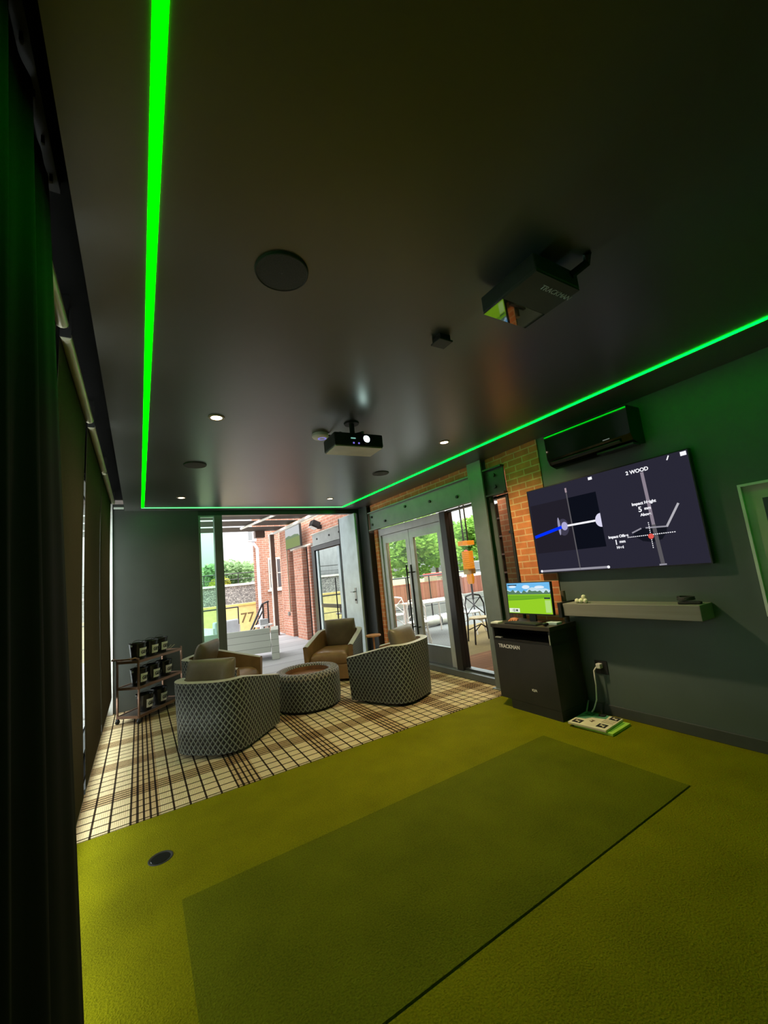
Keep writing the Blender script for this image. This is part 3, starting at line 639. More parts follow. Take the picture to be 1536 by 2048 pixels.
# stacked game boards on the turf
def board(name, label, z, rz, loc):
    b = thing(name, label, 'board', (*loc, z), rz); return b
b1 = thing('green_board', 'lime green printed board lying under the cream board', 'board', (3.415,2.325,.0008), .06)
obj('panel', MB().box((-.15,-.17,0),(.15,.17,.020)), M('lime_board',(.42,.70,.08),.5), b1, bevel=.002)
obj('inset', MB().box((-.12,-.14,.020),(.12,.14,.0208)), M('lime_dark',(.13,.36,.03),.5), b1)
b2 = thing('cream_board', 'cream and green printed board with black corner squares on the turf', 'board', (3.42,2.375,.0215), .10)
obj('panel', MB().box((-.175,-.165,0),(.145,.165,.018)), CREAM, b2, bevel=.002)
obj('green_field', MB().prism([(.143,-.05),(.143,.163),(-.05,.163),(-.03,.08),(.03,.05),(.055,-.06)], .018, .0186), M('board_green',(.10,.30,.17),.5), b2)
for (x, y), m in (((-.115,.105),BLACK),((-.10,-.10),BLACK),((.10,-.115),BLACK),((.10,.10),M('board_deep',(.03,.12,.06),.5))):
    q = obj('corner_square', MB().box((x-.038,y-.038,.018),(x+.038,y+.038,.0192)), m, b2)
    obj('square_mark', MB().box((x-.024,y-.022,.0192),(x+.012,y-.008,.0197)).box((x-.006,y-.022,.0192),(x+.008,y+.022,.0197)).box((x+.0,y+.008,.0192),(x+.024,y+.022,.0197)), CREAM if m is BLACK else M('board_green'), q)
st = MB()
for i in range(4): st.box((-.03+i*.022,-.155+0*i,.018),(-.024+i*.022,-.055,.0188))
obj('stripes', st, M('stripe_brown',(.16,.10,.05),.6), b2)
obj('arrow', MB().prism([(-.075,.0),(-.055,.035),(-.045,.01),(-.02,.03),(-.03,-.01),(-.05,.0)], .018, .0188), M('stripe_brown'), b2)
st = thing('phone_stand', 'small black stand on the cream board', 'stand', (3.535,2.385,.0402))
obj('foot', MB().lathe([(.032,0),(.030,.008),(.010,.012)], seg=20), BLACK, st); obj('stem', MB().tube([(0,0,.01),(0,0,.05)], .006), BLACK, st)

# ------------------------------------------------------------------ lounge chairs
def outline(W, D, rx, n=3., N=28, k=8):
    xf, xb = D/2, -D/2; x0 = xb+rx; P = []
    for i in range(k): P.append((xf+(x0-xf)*i/k, -W/2))
    for i in range(N+1):
        t = -PI/2-PI*i/N; c, s = math.cos(t), math.sin(t)
        P.append((x0+rx*math.copysign(abs(c)**(2/n), c), W/2*math.copysign(abs(s)**(2/n), s)))
    for i in range(1, k+1): P.append((x0+(xf-x0)*i/k, W/2))
    return P
def arc_len(P):
    L = [0.]
    for a, b in zip(P, P[1:]): L.append(L[-1]+math.hypot(b[0]-a[0], b[1]-a[1]))
    return L
CW, CD, CR = .77, .83, .35
def rim_z(x): 
    t = (CD/2-x)/CD; return .515+.145*min(1, t*1.3)
def cushion(lx, ly, h, n=14, p=4.):
    top, bot = [], []
    for i in range(n+1):
        a, b = [], []
        for j in range(n+1):
            u, v = -1+2*i/n, -1+2*j/n
            uu = math.sin(u*PI/2); vv = math.sin(v*PI/2)
            k = (max(0,1-abs(uu)**p)*max(0,1-abs(vv)**p))**.45
            s = 1-.05*(abs(uu)**2*(1-abs(vv)**2)) if False else 1
            a.append((uu*lx/2, vv*ly/2, h/2*k)); b.append((uu*lx/2, vv*ly/2, -h/2*k))
        top.append(a); bot.append(b)
    m = MB().grid(top); m.grid(bot); bmesh.ops.remove_doubles(m.bm, verts=m.bm.verts, dist=.0005); return m
def make_chair():
    r = thing('club_chair', 'x', 'chair', (0,0,0), 0, 'woven barrel chairs around the ottoman')
    O = outline(CW, CD, CR); I = outline(CW-.15, CD-.075, CR-.06); 
    off = CD/2 - .0 - (CD-.075)/2; I = [(x+off, y) for x, y in I]
    LO = arc_len(O); LI = arc_len(I); H = 7
    rows, uv = [], []
    for h in range(H+1):
        f = h/H; rows.append([(x*(.955+.045*f), y*(.955+.045*f), .035+(rim_z(x)-.035)*f) for x, y in O]); uv.append([(l, .035+(rim_z(x)-.035)*f) for l, (x, y) in zip(LO, O)])
    obj('woven_shell', MB().grid(rows, uv=uv), WEAVE, r, 'all', fix=False)
    mid = [((a[0]+b[0])/2, (a[1]+b[1])/2) for a, b in zip(O, I)]
    rr = [[(x, y, rim_z(x)) for x, y in O], [(x, y, rim_z(x)+.012) for (x, y) in mid], [(x, y, rim_z(x)) for x, y in I]]
    obj('arm_rim', MB().grid(rr), TRIM, r, 'all')
    obj('inner_lining', MB().grid([[(x, y, .20) for x, y in I], [(x, y, .36) for x, y in I], [(x, y, rim_z(x)) for x, y in I]]), LEATH, r, 'all')
    for s in (0, -1):
        e = MB(); o, i = O[s], I[s]; z = rim_z(o[0]); xo = o[0]
        e.quad((xo*.955,o[1]*.955,.035),(xo*.955,i[1]*.98,.035),(xo,i[1],z),(xo,o[1],z))
        obj('arm_front', e, LEATH, r)
    yi = I[0][1]
    obj('front_panel', MB().box((CD/2-.06,-abs(yi),.04),(CD/2-.02,abs(yi),.24)), LEATH, r, bevel=.01)
    sc_ = cushion(.66, .60, .22, 14, 8.); 
    obj('seat_cushion', sc_, LEATH, r, 'all', loc=(.065,0,.315))
    pl = obj('back_pillow', cushion(.46, .50, .17, 14, 5.), PILLOW, r, 'all', loc=(-.215,.02,.605), rot=(0,math.radians(-74),math.radians(4)))
    obj('swivel_base', MB().lathe([(.27,0),(.27,.034),(.25,.036)], seg=32), BLACK, r)
    return r
ch0 = make_chair()
for i, (x, y, a, l) in enumerate(((.735,4.60,45,'woven barrel chair in front, its back to the camera, by the ottoman left'),(2.665,4.48,115,'woven barrel chair right of the ottoman, its back to the camera'),(2.63,6.09,228,'brown leather barrel chair facing the camera before the patio door'),(.90,5.95,-37,'brown leather barrel chair in the far left corner beside the cart'))):
    c = ch0 if i == 0 else copy_tree(ch0)
    c.location = (x,y,.004); c.rotation_euler = (0,0,math.radians(a)); c['label'] = l

ot = thing('round_ottoman', 'round woven ottoman with a sunken wooden tray in the centre', 'ottoman', (1.765,5.055,.004))
R0, R1, HT = .392, .265, .425
cir = lambda r, z, n=64: [(r*math.cos(2*PI*i/n), r*math.sin(2*PI*i/n), z) for i in range(n+1)]
zs = [.03,.12,.25,.36]; rows = [cir(R0*(.97+.03*min(1,z/.12)), z) for z in zs]; uv = [[(2*PI*R0*i/64, z) for i in range(65)] for z in zs]
obj('woven_side', MB().grid(rows, uv=uv), WEAVE, ot, 'all')
pr = [(R0,.36),(R0-.004,.395),(R0-.02,.418),(R0-.05,HT),(R1+.04,HT),(R1+.015,HT-.006),(R1,HT-.025)]
obj('woven_rim', MB().grid([cir(r,z) for r,z in pr], uv=[[(2*PI*R0*i/64, .36+.03*k) for i in range(65)] for k in range(len(pr))]), WEAVET, ot, 'all')
obj('tray', MB().grid([cir(R1,HT-.025), cir(R1-.004,HT-.075), cir(.002,HT-.078)]), WOODT, ot, True)
obj('base', MB().lathe([(R0-.04,0),(R0-.04,.03)], seg=40), BLACK, ot)

sd = thing('side_table', 'small round orange wood side table between chair and brick jamb', 'side table', (3.22,5.95,.004))
obj('top', MB().lathe([(.001,.50),(.12,.50),(.125,.51),(.12,.525),(.001,.525)], seg=32, cap=False), ORWOOD, sd)
obj('stem', MB().tube([(0,0,.02),(0,0,.50)], .015), ORWOOD, sd); obj('foot', MB().lathe([(.10,0),(.10,.012),(.02,.022)], seg=28), ORWOOD, sd)

# ------------------------------------------------------------------ cart with buckets
ct = thing('bronze_cart', 'three shelf bronze tube cart on wheels in the far left corner', 'cart', (-.02,6.06,.004), math.atan2(.75,.661))
LC, DC = .78, .30
for x in (0, LC):
    for y in (0, DC):
        top = .76
        obj('post', MB().box((x-.009,y-.009,.06),(x+.009,y+.009,top)), BRONZE, ct)
        w = obj('caster', MB().lathe([(.026,-.011),(.028,-.006),(.028,.006),(.026,.011)], (x,y,.028), 18, 'y'), BLACK, ct)
        obj('fork', MB().box((x-.013,y-.015,.03),(x+.013,y+.015,.062)), DARKM, w)
for z, nm in ((.075,'bottom'),(.405,'middle'),(.715,'top')):
    s = obj('shelf', MB().box((-.005,-.005,z),(LC+.005,DC+.005,z+.012)), M('cart_board',(.06,.045,.035),.5), ct)
    obj('rail', MB().box((0,-.014,z-.01),(LC,.004,z+.02)).box((0,DC-.004,z-.01),(LC,DC+.014,z+.02)).box((-.014,0,z-.01),(.004,DC,z+.02)).box((LC-.004,0,z-.01),(LC+.014,DC,z+.02)), BRONZE, s)
obj('handle', MB().tube([(-.0,0,.75),(-.05,0,.775),(-.10,.02,.77),(-.10,DC-.02,.77),(-.05,DC,.775),(0,DC,.75)], .010), BRONZE, ct, True)
cm = ct.matrix_basis.copy() if False else Matrix.Translation((-.02,6.06,.004)) @ Matrix.Rotation(math.atan2(.75,.661),4,'Z')
BUCK = M('bucket_black', (.014,.014,.013), .25)
def make_bucket():
    b = thing('ice_bucket', 'x', 'bucket', (0,0,0), math.atan2(.75,.661), 'black buckets on the bronze cart')
    obj('pail', MB().lathe([(.001,.0),(.076,.0),(.097,.185),(.103,.19),(.101,.198),(.093,.192),(.074,.008),(.001,.008)], seg=28, cap=False), BUCK, b, True)
    lb = MB(); rows = []
    for z in (.035,.135):
        r = .0795+.021*z/.185+.0035; rows.append([(r*math.cos(math.radians(-90+a)), r*math.sin(math.radians(-90+a)), z) for a in range(-36,37,4)])
    p = obj('label_plate', lb.grid(rows), M('label_cream',(.93,.91,.80),.5), b, 'all')
    text_obj('lettering', 'GEU', .058, BLACK, p, basis((1,0,0),(0,-.1,.995),(0,-.995,-.1),(0,-.1005,.084)), bold=.0014, depth=.0015)
    for s in (-1, 1): obj('lug', MB().sphere((s*.101,0,.17),.012,10,6), GREYM, b, 'all')
    obj('bail', MB().tube([(.101*math.cos(t*PI/12), .012, .17+.06*math.sin(t*PI/12)) for t in range(13)], .003), DARKM, b)
    return b
bk0 = None
for sx, sy, sz, l in ((.115,.11,.735,'black bucket on the cart, left on the top shelf'),(.325,.11,.735,'black bucket on the cart, middle of the top shelf'),(.535,.14,.735,'black bucket on the cart, right on the top shelf beside tongs'),
                      (.13,.11,.425,'black bucket on the cart, left on the middle shelf'),(.345,.11,.425,'black bucket on the cart, centre of the middle shelf'),(.57,.11,.425,'black bucket on the cart, right on the middle shelf'),
                      (.22,.11,.095,'black bucket on the cart, left on the bottom shelf'),(.47,.11,.095,'black bucket on the cart, right on the bottom shelf')):
    if bk0 is None: bk0 = make_bucket(); b = bk0
    else: b = copy_tree(bk0)
    b.location = cm @ Vector((sx,sy,sz)); b['label'] = l
tg = thing('serving_tongs', 'thin metal tongs lying at the right of the cart top', 'tongs', tuple(cm @ Vector((.70,.12,.740))), math.atan2(.75,.661))
for s in (-1,1): obj('arm', MB().tube([(-.06,.012*s,.012),(.0,.02*s,.018),(.07,.026*s,.05)], .004), M('tong_steel',(.45,.38,.28),.3,.8), tg)

# ------------------------------------------------------------------ patio behind the open side
struct(obj('patio_floor', MB().box((-8,YB+.14,-.10),(XR+.02,13.2,.0)), plank_mat('patio_pavers','Y',.61,(.37,.37,.38),(.46,.46,.47),(.29,.29,.30),.8)))
struct(obj('ground', MB().box((-80,-40,-.6),(90,90,-.5)), M('asphalt_ground',(.24,.24,.23),.9,0,.5,.2)))
struct(obj('terrace_floor', MB().box((-8,-12,-.14),(-.56,YB+.14,-.02)), M('pale_paving',(.72,.72,.70),.8)))  # unseen paving, made pale to bounce skylight in under the shades

# white plank outdoor sofa seen from behind
so = thing('outdoor_sofa', 'white wooden plank sofa on the patio seen from behind', 'sofa', (2.36,8.52,0), math.radians(164))
obj('backrest', MB().box((.10,-.02,.16),(1.70,.05,.63)), SLAT, so, bevel=.004)
obj('arm', MB().box((-.06,-.72,0),(.09,.06,.58)), SLAT, so, bevel=.004); obj('arm', MB().box((1.71,-.72,0),(1.86,.06,.58)), SLAT, so, bevel=.004)
obj('seat', MB().box((.10,-.70,.20),(1.70,-.02,.27)), WHITE, so)
for i in range(2): obj('cushion', MB().box((.12+i*.79,-.68,.27),(.89+i*.79,-.10,.40)), WHITEP, so, bevel=.03)
ar = thing('outdoor_armchair', 'pale outdoor armchair on the patio behind the plank sofa', 'armchair', (1.72,11.2,0), math.radians(200))
obj('seat', MB().box((-.32,-.3,.18),(.32,.32,.42)), WHITEP, ar, bevel=.03); obj('backrest', MB().box((-.32,.22,.40),(.32,.36,.72)), M('pale_grey_cushion',(.62,.66,.70),.7), ar, bevel=.03)
for s in (-.36,.32): obj('arm', MB().box((s,-.3,0),(s+.04,.34,.58)), WHITE, ar)
for x in (-.3,.28):
    for y in (-.28,.28): obj('leg', MB().box((x,y,0),(x+.03,y+.03,.18)), WHITE, ar)
tb = thing('patio_side_table', 'little white side table with a grey box on the patio', 'table', (2.62,10.45,0))
obj('top', MB().lathe([(.22,.50),(.22,.53)], seg=28), WHITE, tb)
for a in range(3): obj('leg', MB().tube([(.18*math.cos(a*2.1),.18*math.sin(a*2.1),0),(.06*math.cos(a*2.1),.06*math.sin(a*2.1),.50)], .012), WHITE, tb)
tag(obj('planter_box', MB().box((-.10,-.08,0),(.10,.08,.14)), M('box_grey',(.40,.41,.42),.6), loc=(2.62,10.45,.53), bevel=.01), 'grey box standing on the white patio side table', 'box')

# canopy slats
CAN = M('canopy_brown', (.035,.028,.022), .7); CZ = 3.1
for y0, y1 in ((YB+.16,9.12),(9.36,10.02),(10.28,11.10),(11.40,12.30)):
    o = obj('canopy_board', MB().box((-2.,y0,CZ),(3.62,y1,CZ+.014)), CAN)
    tag(o, 'dark board of the patio canopy, ' + {9.12:'nearest the room',10.02:'second from the room',11.10:'third from the room',12.30:'farthest from the room'}[y1], 'canopy board', 'patio canopy boards')
tag(obj('canopy_beam', MB().box((3.50,8.2,CZ-.12),(3.58,12.8,CZ-.06)), M('white_gutter',(.80,.78,.70),.5)), 'long white gutter beam under the patio canopy along the brick wall', 'beam')
tag(obj('canopy_brace', MB().tube([(2.35,11.2,CZ-.06),(2.75,8.9,CZ-.03)], .03), M('white_gutter')), 'slanting white brace under the patio canopy', 'brace')
cp = thing('canopy_post', 'tall brown canopy post at the far end of the brick wall', 'post', (3.46,12.3,0))
obj('shaft', MB().box((-.06,-.09,0),(.06,.09,CZ-.12)), M('post_brown',(.10,.062,.045),.6), cp); obj('edge_strip', MB().box((-.085,-.095,0),(-.06,-.02,CZ-.12)), M('white_gutter'), cp)
obj('cap', MB().box((-.5,-.12,CZ-.20),(-.22,.12,CZ)), M('post_brown'), cp)

# exterior run of the right wall
struct(obj('wall_patio', MB().box((XR+.10,YB+.12,0),(XR+.4,12.7,3.12)), BRICKX))
for i, (a, b, l) in enumerate(((11.35,12.1,'wide brick pier at the far end of the patio wall'),(10.25,10.95,'brick pier under the outdoor screen'),(9.70,9.82,'slim brick pier beside the black patio door'))):
    tag(obj('brick_pier', MB().box((XR-.05,a,0),(XR+.098,b,3.1 if i == 0 else 2.36)), BRICKX), l, 'brick pier', 'brick piers along the patio wall')
for ya, yb, l in ((10.97,11.33,'dark window strip left of the brick pier under the outdoor screen'),(9.84,10.23,'dark window strip right of the brick pier under the outdoor screen')):
    pw = thing('patio_wall_window', l, 'window', (XR,0,0), 0, 'dark windows in the patio wall')
    obj('pane', MB().box((.085,ya+.03,.08),(.098,yb-.03,2.33)), GLOSSB, pw); obj('frame', MB().box((.07,ya,.05),(.098,ya+.03,2.36)).box((.07,yb-.03,.05),(.098,yb,2.36)).box((.07,ya+.03,2.33),(.098,yb-.03,2.36)).box((.07,ya+.03,.05),(.098,yb-.03,.08)), DARKM, pw)
struct(obj('trim_10', MB().box((XR,9.70,2.365),(XR+.098,11.33,2.42)), M('white_gutter')))
os_ = thing('outdoor_screen', 'outdoor television on the brick patio wall showing a green field', 'television', (0,0,0)); os_.matrix_world = WALLR((XR-.12,10.72,2.70))
obj('casing', MB().box((-.62,-.30,-.06),(.62,.30,-.004)), DARKM, os_, bevel=.01); obj('screen', MB().box((-.59,-.02,-.004),(.59,.27,0)), EM('sky_grey',(.62,.65,.66),1.), os_); obj('screen_field', MB().box((-.59,-.28,-.004),(.59,-.02,.0)), EM('field_green',(.27,.34,.14),1.), os_)
obj('treeline', plate([(-.59,-.02),(.59,-.02),(.5,.03),(.2,.06),(-.1,.04),(-.3,.07),(-.59,.04)],.001), EM('treeline_green',(.22,.30,.18),1.), os_); obj('bracket', MB().box((-.1,-.1,-.16),(.1,.1,-.06)), BLACK, os_)
obj('top_banner', MB().box((-.59,.31,-.05),(.59,.385,-.02)), M('banner_yellow',(.55,.42,.06),.6), os_)
pc = thing('patio_channel', 'grey steel channel beam above the patio door outside', 'beam', (XR,0,0))
obj('web', MB().box((.03,YB+.14,2.33),(.06,9.62,2.60)), M('channel_grey',(.42,.45,.44),.5,.2), pc); obj('flange', MB().box((-.02,YB+.14,2.60),(.098,9.62,2.62)), M('white_gutter'), pc); obj('flange', MB().box((-.02,YB+.14,2.31),(.098,9.62,2.33)), M('channel_grey'), pc)
for y in (7.2,8.0,8.55,9.3): obj('bolt', MB().lathe([(.024,.01),(.024,.03)], (0,y,2.47), 6, 'x'), BLACKS, pc)
pd = thing('patio_door', 'black framed glass patio door outside beyond the open side', 'door', (XR,0,0))
obj('door_frame', MB().box((-.02,9.42,0),(.07,9.62,2.30)).box((-.02,7.55,2.20),(.07,9.42,2.30)).box((-.02,7.45,0),(.07,7.55,2.30)), BLACKS, pd)
obj('stile', MB().box((.0,9.25,.05),(.05,9.36,2.18)), JAMB, pd); obj('stile', MB().box((.0,8.02,.05),(.05,8.14,2.18)), JAMB, pd); obj('mid_rail', MB().box((.0,8.14,.84),(.05,9.25,.92)), BLACKS, pd)
obj('pane', MB().box((.02,8.14,.05),(.03,9.25,.84)).box((.02,8.14,.92),(.03,9.25,2.18)), M('door_mirror',(.42,.48,.45),.02,1.), pd); obj('side_pane', MB().box((.02,7.56,.05),(.03,8.0,2.18)), M('door_mirror'), pd)
obj('handle', MB().tube([(-.04,8.25,.5),(-.04,8.25,1.5)], .014), BLACKS, pd)
fl = thing('flood_light', 'black flood light on the brick above the patio door', 'flood light', (XR+.06,9.15,2.74))
obj('housing', MB().box((-.22,-.12,.0),(-.02,.12,.15), Matrix.Rotation(math.radians(25),3,'Y')), BLACK, fl, bevel=.02); obj('lens', MB().box((-.26,-.10,-.02),(-.10,.10,-.005), Matrix.Rotation(math.radians(25),3,'Y')), WHITE, fl); obj('bracket', MB().box((-.06,-.03,-.04),(.04,.03,.06)), BLACK, fl)
jb = obj('junction_box', MB().lathe([(.055,-.05),(.06,0)], (XR-.05,11.55,.62), 18, 'x'), GREYM); tag(jb, 'round grey outlet box low on the far brick pier', 'outlet box')
tag(obj('wall_conduit', MB().tube([(XR-.07,11.42,.68),(XR-.07,11.42,2.9),(XR-.07,11.0,3.0)], .02), M('conduit_tan',(.45,.36,.26),.5)), 'tan conduit running up the far brick pier', 'conduit')

# brick building, stone wall and yellow wall farther off
bb = thing('brick_building', 'pinkish brick building with window and downspout beyond the patio', 'building', (0,14.2,0))
obj('wall', MB().prism([(3.34,0),(7.4,0),(9.4,4),(4.6,5)], -.5, 5.2), BRICKY, bb)
wn = obj('window', MB().box((3.82,-.03,1.32),(4.4,.0,2.40)), M('white_sash',(.60,.50,.42),.6), bb); obj('pane', MB().box((3.87,-.04,1.38),(4.34,-.03,2.34)), M('window_dark',(.10,.09,.09),.1), wn); obj('glazing_bar', MB().box((4.09,-.05,1.38),(4.12,-.03,2.34)).box((3.87,-.05,1.85),(4.34,-.03,1.88)), M('white_sash'), wn); obj('sill', MB().box((3.76,-.08,1.25),(4.46,0,1.32)), M('sill_stone',(.70,.60,.52),.7), wn)
dsp = obj('downspout', MB().tube([(3.26,-.14,3.05),(3.32,-.14,2.95),(3.46,-.09,2.75),(3.46,-.09,-.3)], .05), M('spout_white',(.72,.70,.74),.5), bb)
obj('leader_head', MB().box((3.12,-.32,2.98),(3.40,-.02,3.40)), M('spout_white'), dsp); obj('louver', MB().box((3.13,-.33,3.02),(3.26,-.32,3.34)), M('louver_grey',(.22,.23,.23),.5), dsp)
tag(obj('stone_wall', MB().box((-6,20,-.6),(9,20.5,1.58)), rubble_mat()), 'grey rubble stone retaining wall beyond the patio', 'retaining wall')
tag(obj('stone_coping', MB().box((-6,19.93,1.58),(9,20.55,1.68)), M('coping_pale',(.70,.70,.68),.7)), 'pale coping along the top of the stone wall', 'coping')
yw = thing('yellow_wall', 'low yellow painted wall below the grey stone wall', 'wall', (0,17.5,0))
obj('wall', MB().box((-6,0,-.6),(8,.25,.76)), M('yellow_paint',(.72,.62,.26),.7), yw); obj('cap', MB().box((-6,-.05,.76),(8,.30,.84)), M('yellow_cap',(.66,.50,.16),.7), yw)
text_obj('lettering', '77', .55, M('letter_brown',(.16,.12,.05),.7), yw, basis((1,0,0),(0,0,1),(0,-1,0),(3.75,-.003,.24)), bold=.004)
def railing(name, label, p0, p1, h, n, z0=0., r=.02, mid=1):
    t = thing(name, label, 'railing', (0,0,0)); a, b = Vector(p0), Vector(p1)
    obj('top_rail', MB().tube([(a.x,a.y,z0+h),(b.x,b.y,z0+h)], r), BLACKS, t)
    for k in range(mid): obj('lower_rail', MB().tube([(a.x,a.y,z0+h*(k+.6)/(mid+.6)),(b.x,b.y,z0+h*(k+.6)/(mid+.6))], r*.6), BLACKS, t)
    for i in range(n+1):
        p = a.lerp(b, i/n); obj('post', MB().tube([(p.x,p.y,z0-.05),(p.x,p.y,z0+h)], r), BLACKS, t)
    return t
railing('iron_railing', 'dark iron railing in front of the yellow wall past the patio', (-4,13.1), (2.55,13.1), .92, 5)
railing('iron_railing', 'thin railing along the top of the stone wall', (-5,20.2), (8.5,20.2), .42, 9, 1.74, .022, 1)
sr = thing('stair_railing', 'black pipe stair railing standing in front of the brick building', 'railing', (0,13.0,0))
obj('rail', MB().tube([(2.75,0,-.05),(3.25,0,.92),(3.45,0,.98)], .03), BLACKS, sr); obj('rail', MB().tube([(2.85,.12,-.05),(3.28,.12,.70)], .025), BLACKS, sr)
for x in (3.27,3.42): obj('post', MB().tube([(x,.0,-.05),(x,.0,.95)], .025), BLACKS, sr)

# ------------------------------------------------------------------ trees
def leafy(name, n, rx, rz, size, seed):
    rnd = random.Random(seed); m = MB()
    blobs = [(rnd.uniform(-.5,.5)*rx*1.1, rnd.uniform(-.5,.5)*rx*1.1, rnd.uniform(-.45,.6)*rz, rnd.uniform(.42,.68)) for _ in range(11)]
    for i in range(n):
        bx, by, bz, br = rnd.choice(blobs); d = Vector((rnd.gauss(0,1),rnd.gauss(0,1),rnd.gauss(0,1))).normalized()*(rnd.random()**.35)
        c = Vector((bx+d.x*br*rx*.75, by+d.y*br*rx*.75, bz+d.z*br*rz*.75))
        a = Vector((rnd.gauss(0,1),rnd.gauss(0,1),rnd.gauss(0,.7))).normalized(); b = a.cross(Vector((rnd.gauss(0,1),rnd.gauss(0,1),rnd.gauss(0,1)))).normalized(); s = size*rnd.uniform(.6,1.3)
        m.quad(c-a*s, c-b*s*.5, c+a*s, c+b*s*.5)
    me = bpy.data.meshes.new(name); m.bm.to_mesh(me); m.bm.free(); return me
def leaf_mat(name, c):
    m, nt, out = new_mat(name); d = nt.nodes.new('ShaderNodeBsdfDiffuse'); t = nt.nodes.new('ShaderNodeBsdfTranslucent'); mx = nt.nodes.new('ShaderNodeMixShader'); mx.inputs[0].default_value = .35
    n = noise_tex(nt, 1.1, 3.); r = ramp(nt, n.outputs['Fac'], [(.3, mul(c,.6)), (.55, c), (.75, mul((c[0]*1.25,c[1]*1.1,c[2]),1.25))])
    for q in (d, t): nt.links.new(r.outputs[0], q.inputs[0])
    nt.links.new(d.outputs[0], mx.inputs[1]); nt.links.new(t.outputs[0], mx.inputs[2]); nt.links.new(mx.outputs[0], out.inputs[0]); return m
LG = [leaf_mat('leaf_bright',(.30,.52,.10)), leaf_mat('leaf_mid',(.22,.42,.10)), leaf_mat('leaf_blue',(.30,.44,.22)), leaf_mat('leaf_yellow',(.34,.36,.07))]
BARK = M('bark', (.12,.085,.055), .9, 0, 8, .3)
LM = [leafy('crown_a', 5200, 2.2, 2.1, .17, 1), leafy('crown_b', 5200, 2.2, 2.4, .16, 5)]
def tree(x, y, z0, h, w, mi, k, label, group):
    t = thing('leafy_tree', label, 'tree', (x,y,z0), random.uniform(0,6), group)
    me = LM[k].copy(); me.materials.append(LG[mi]); me.name = 'crown'
    c = bpy.data.objects.new('crown', me); COL.objects.link(c); c.parent = t; c.location = (0,0,h*.53); c.scale = (w/4.4,w/4.4,h*.94/5.2)
    obj('trunk', MB().tube([(0,0,0),(.05,.03,h*.3),(0,.08,h*.62)], [.16,.12,.05]), BARK, t, 'all')
for x, y, z0, h, w, mi, k, l in ((4.6,28.2,-.5,4.3,4.4,2,0,'rounded green tree beyond the stone wall left of the brick building'),(7.0,23.4,-.5,3.9,3.0,2,1,'greyish green tree beyond the stone wall touching the brick building'),(3.4,22.6,-.5,3.0,1.6,3,0,'small yellowish tree beyond the stone wall'),(1.5,24.2,-.5,3.9,2.6,0,1,'bright green tree beyond the wall seen through the narrow glass slot')):
    tree(x,y,z0,h,w,mi,k,l,'trees beyond the stone wall')
for x, y, h, w, mi, k, l in ((14.6,28.6,6.4,6.4,0,0,'bright green tree seen through the left glass door leaf'),(14.9,21.0,4.9,5.4,0,1,'bright green tree filling the right glass door leaf'),(21.6,27.5,6.4,6.4,1,0,'mid green tree seen through the sidelight'),(20.7,21.0,5.0,5.4,0,1,'green tree behind the hanging lantern, seen through the sidelight'),(10.9,23.2,5.2,2.9,1,1,'green tree at the far left of the door view'),(28.6,27.0,6.0,6.,1,0,'green tree partly hidden behind the dark bar shelf')):
    tree(x,y,.2,h,w,mi,k,l,'trees beyond the right terrace')

# ------------------------------------------------------------------ terrace and bar beyond the glass doors
struct(obj('deck_floor', MB().box((XR+.26,2.4,-.10),(12.5,12.0,-.005)).box((XR+.26,5.6,-.005),(4.9,12.0,.0)), M('terrace_grey',(.125,.128,.124),.85,0,1.4,.12,spec=.1)))
struct(obj('wood_floor', MB().box((XR+.26,2.4,-.005),(7.2,5.35,.003)), plank_mat('floor_planks','Y',.12,(.12,.048,.018),(.18,.078,.032),(.05,.022,.010),.85)))
struct(obj('tile_floor', MB().prism([(4.42,5.35),(9.5,5.35),(9.5,7.9),(6.45,7.9)],-.005,.002), M('tan_tile',(.15,.11,.045),.85,0,2,.15,spec=.1)))
struct(obj('bar_ceiling', MB().box((XR+.22,2.0,2.80),(9.0,6.2,2.92)), M('bar_ceiling_black',(.03,.03,.03),.7)))
struct(obj('wall_bar', MB().box((7.25,2.0,0),(7.4,6.1,2.8)).box((XR+.22,2.0,0),(7.25,2.1,2.8)), M('bar_wall',(.055,.045,.038),.7)))
tag(obj('brick_column', MB().box((4.30,3.74,.003),(4.62,3.95,2.80)), brick_mat('brick_column','x',(.60,.26,.16),(.50,.19,.11),(.62,.46,.34))), 'pinkish brick column inside the bar behind the glass', 'column')
bs = thing('bar_shelf', 'dark back bar shelf unit with bottles behind the glass', 'shelf', (6.0,0,0))
SHD = M('bar_wood',(.045,.028,.018),.5)
obj('side', MB().box((0,4.55,.003),(.35,4.59,2.6)), SHD, bs); obj('side', MB().box((0,5.66,.003),(.35,5.70,2.6)), SHD, bs); obj('back', MB().box((.33,4.59,.003),(.35,5.66,2.6)), M('bar_back',(.12,.10,.07),.6), bs)
for z in (.90,1.25,1.60,1.95,2.30,2.58): obj('shelf', MB().box((0,4.59,z),(.33,5.66,z+.03)), SHD, bs)
obj('cabinet', MB().box((-.05,4.59,.003),(.33,5.66,.90)), SHD, bs)
bt0 = None; BN = ['amber','clear','pale','dark','green']
BM = [M('bottle_amber',(.55,.28,.06),.15), M('bottle_clear',(.70,.72,.66),.1), M('bottle_pale',(.75,.62,.35),.2), M('bottle_dark',(.05,.03,.02),.1), M('bottle_green',(.10,.25,.10),.1)]
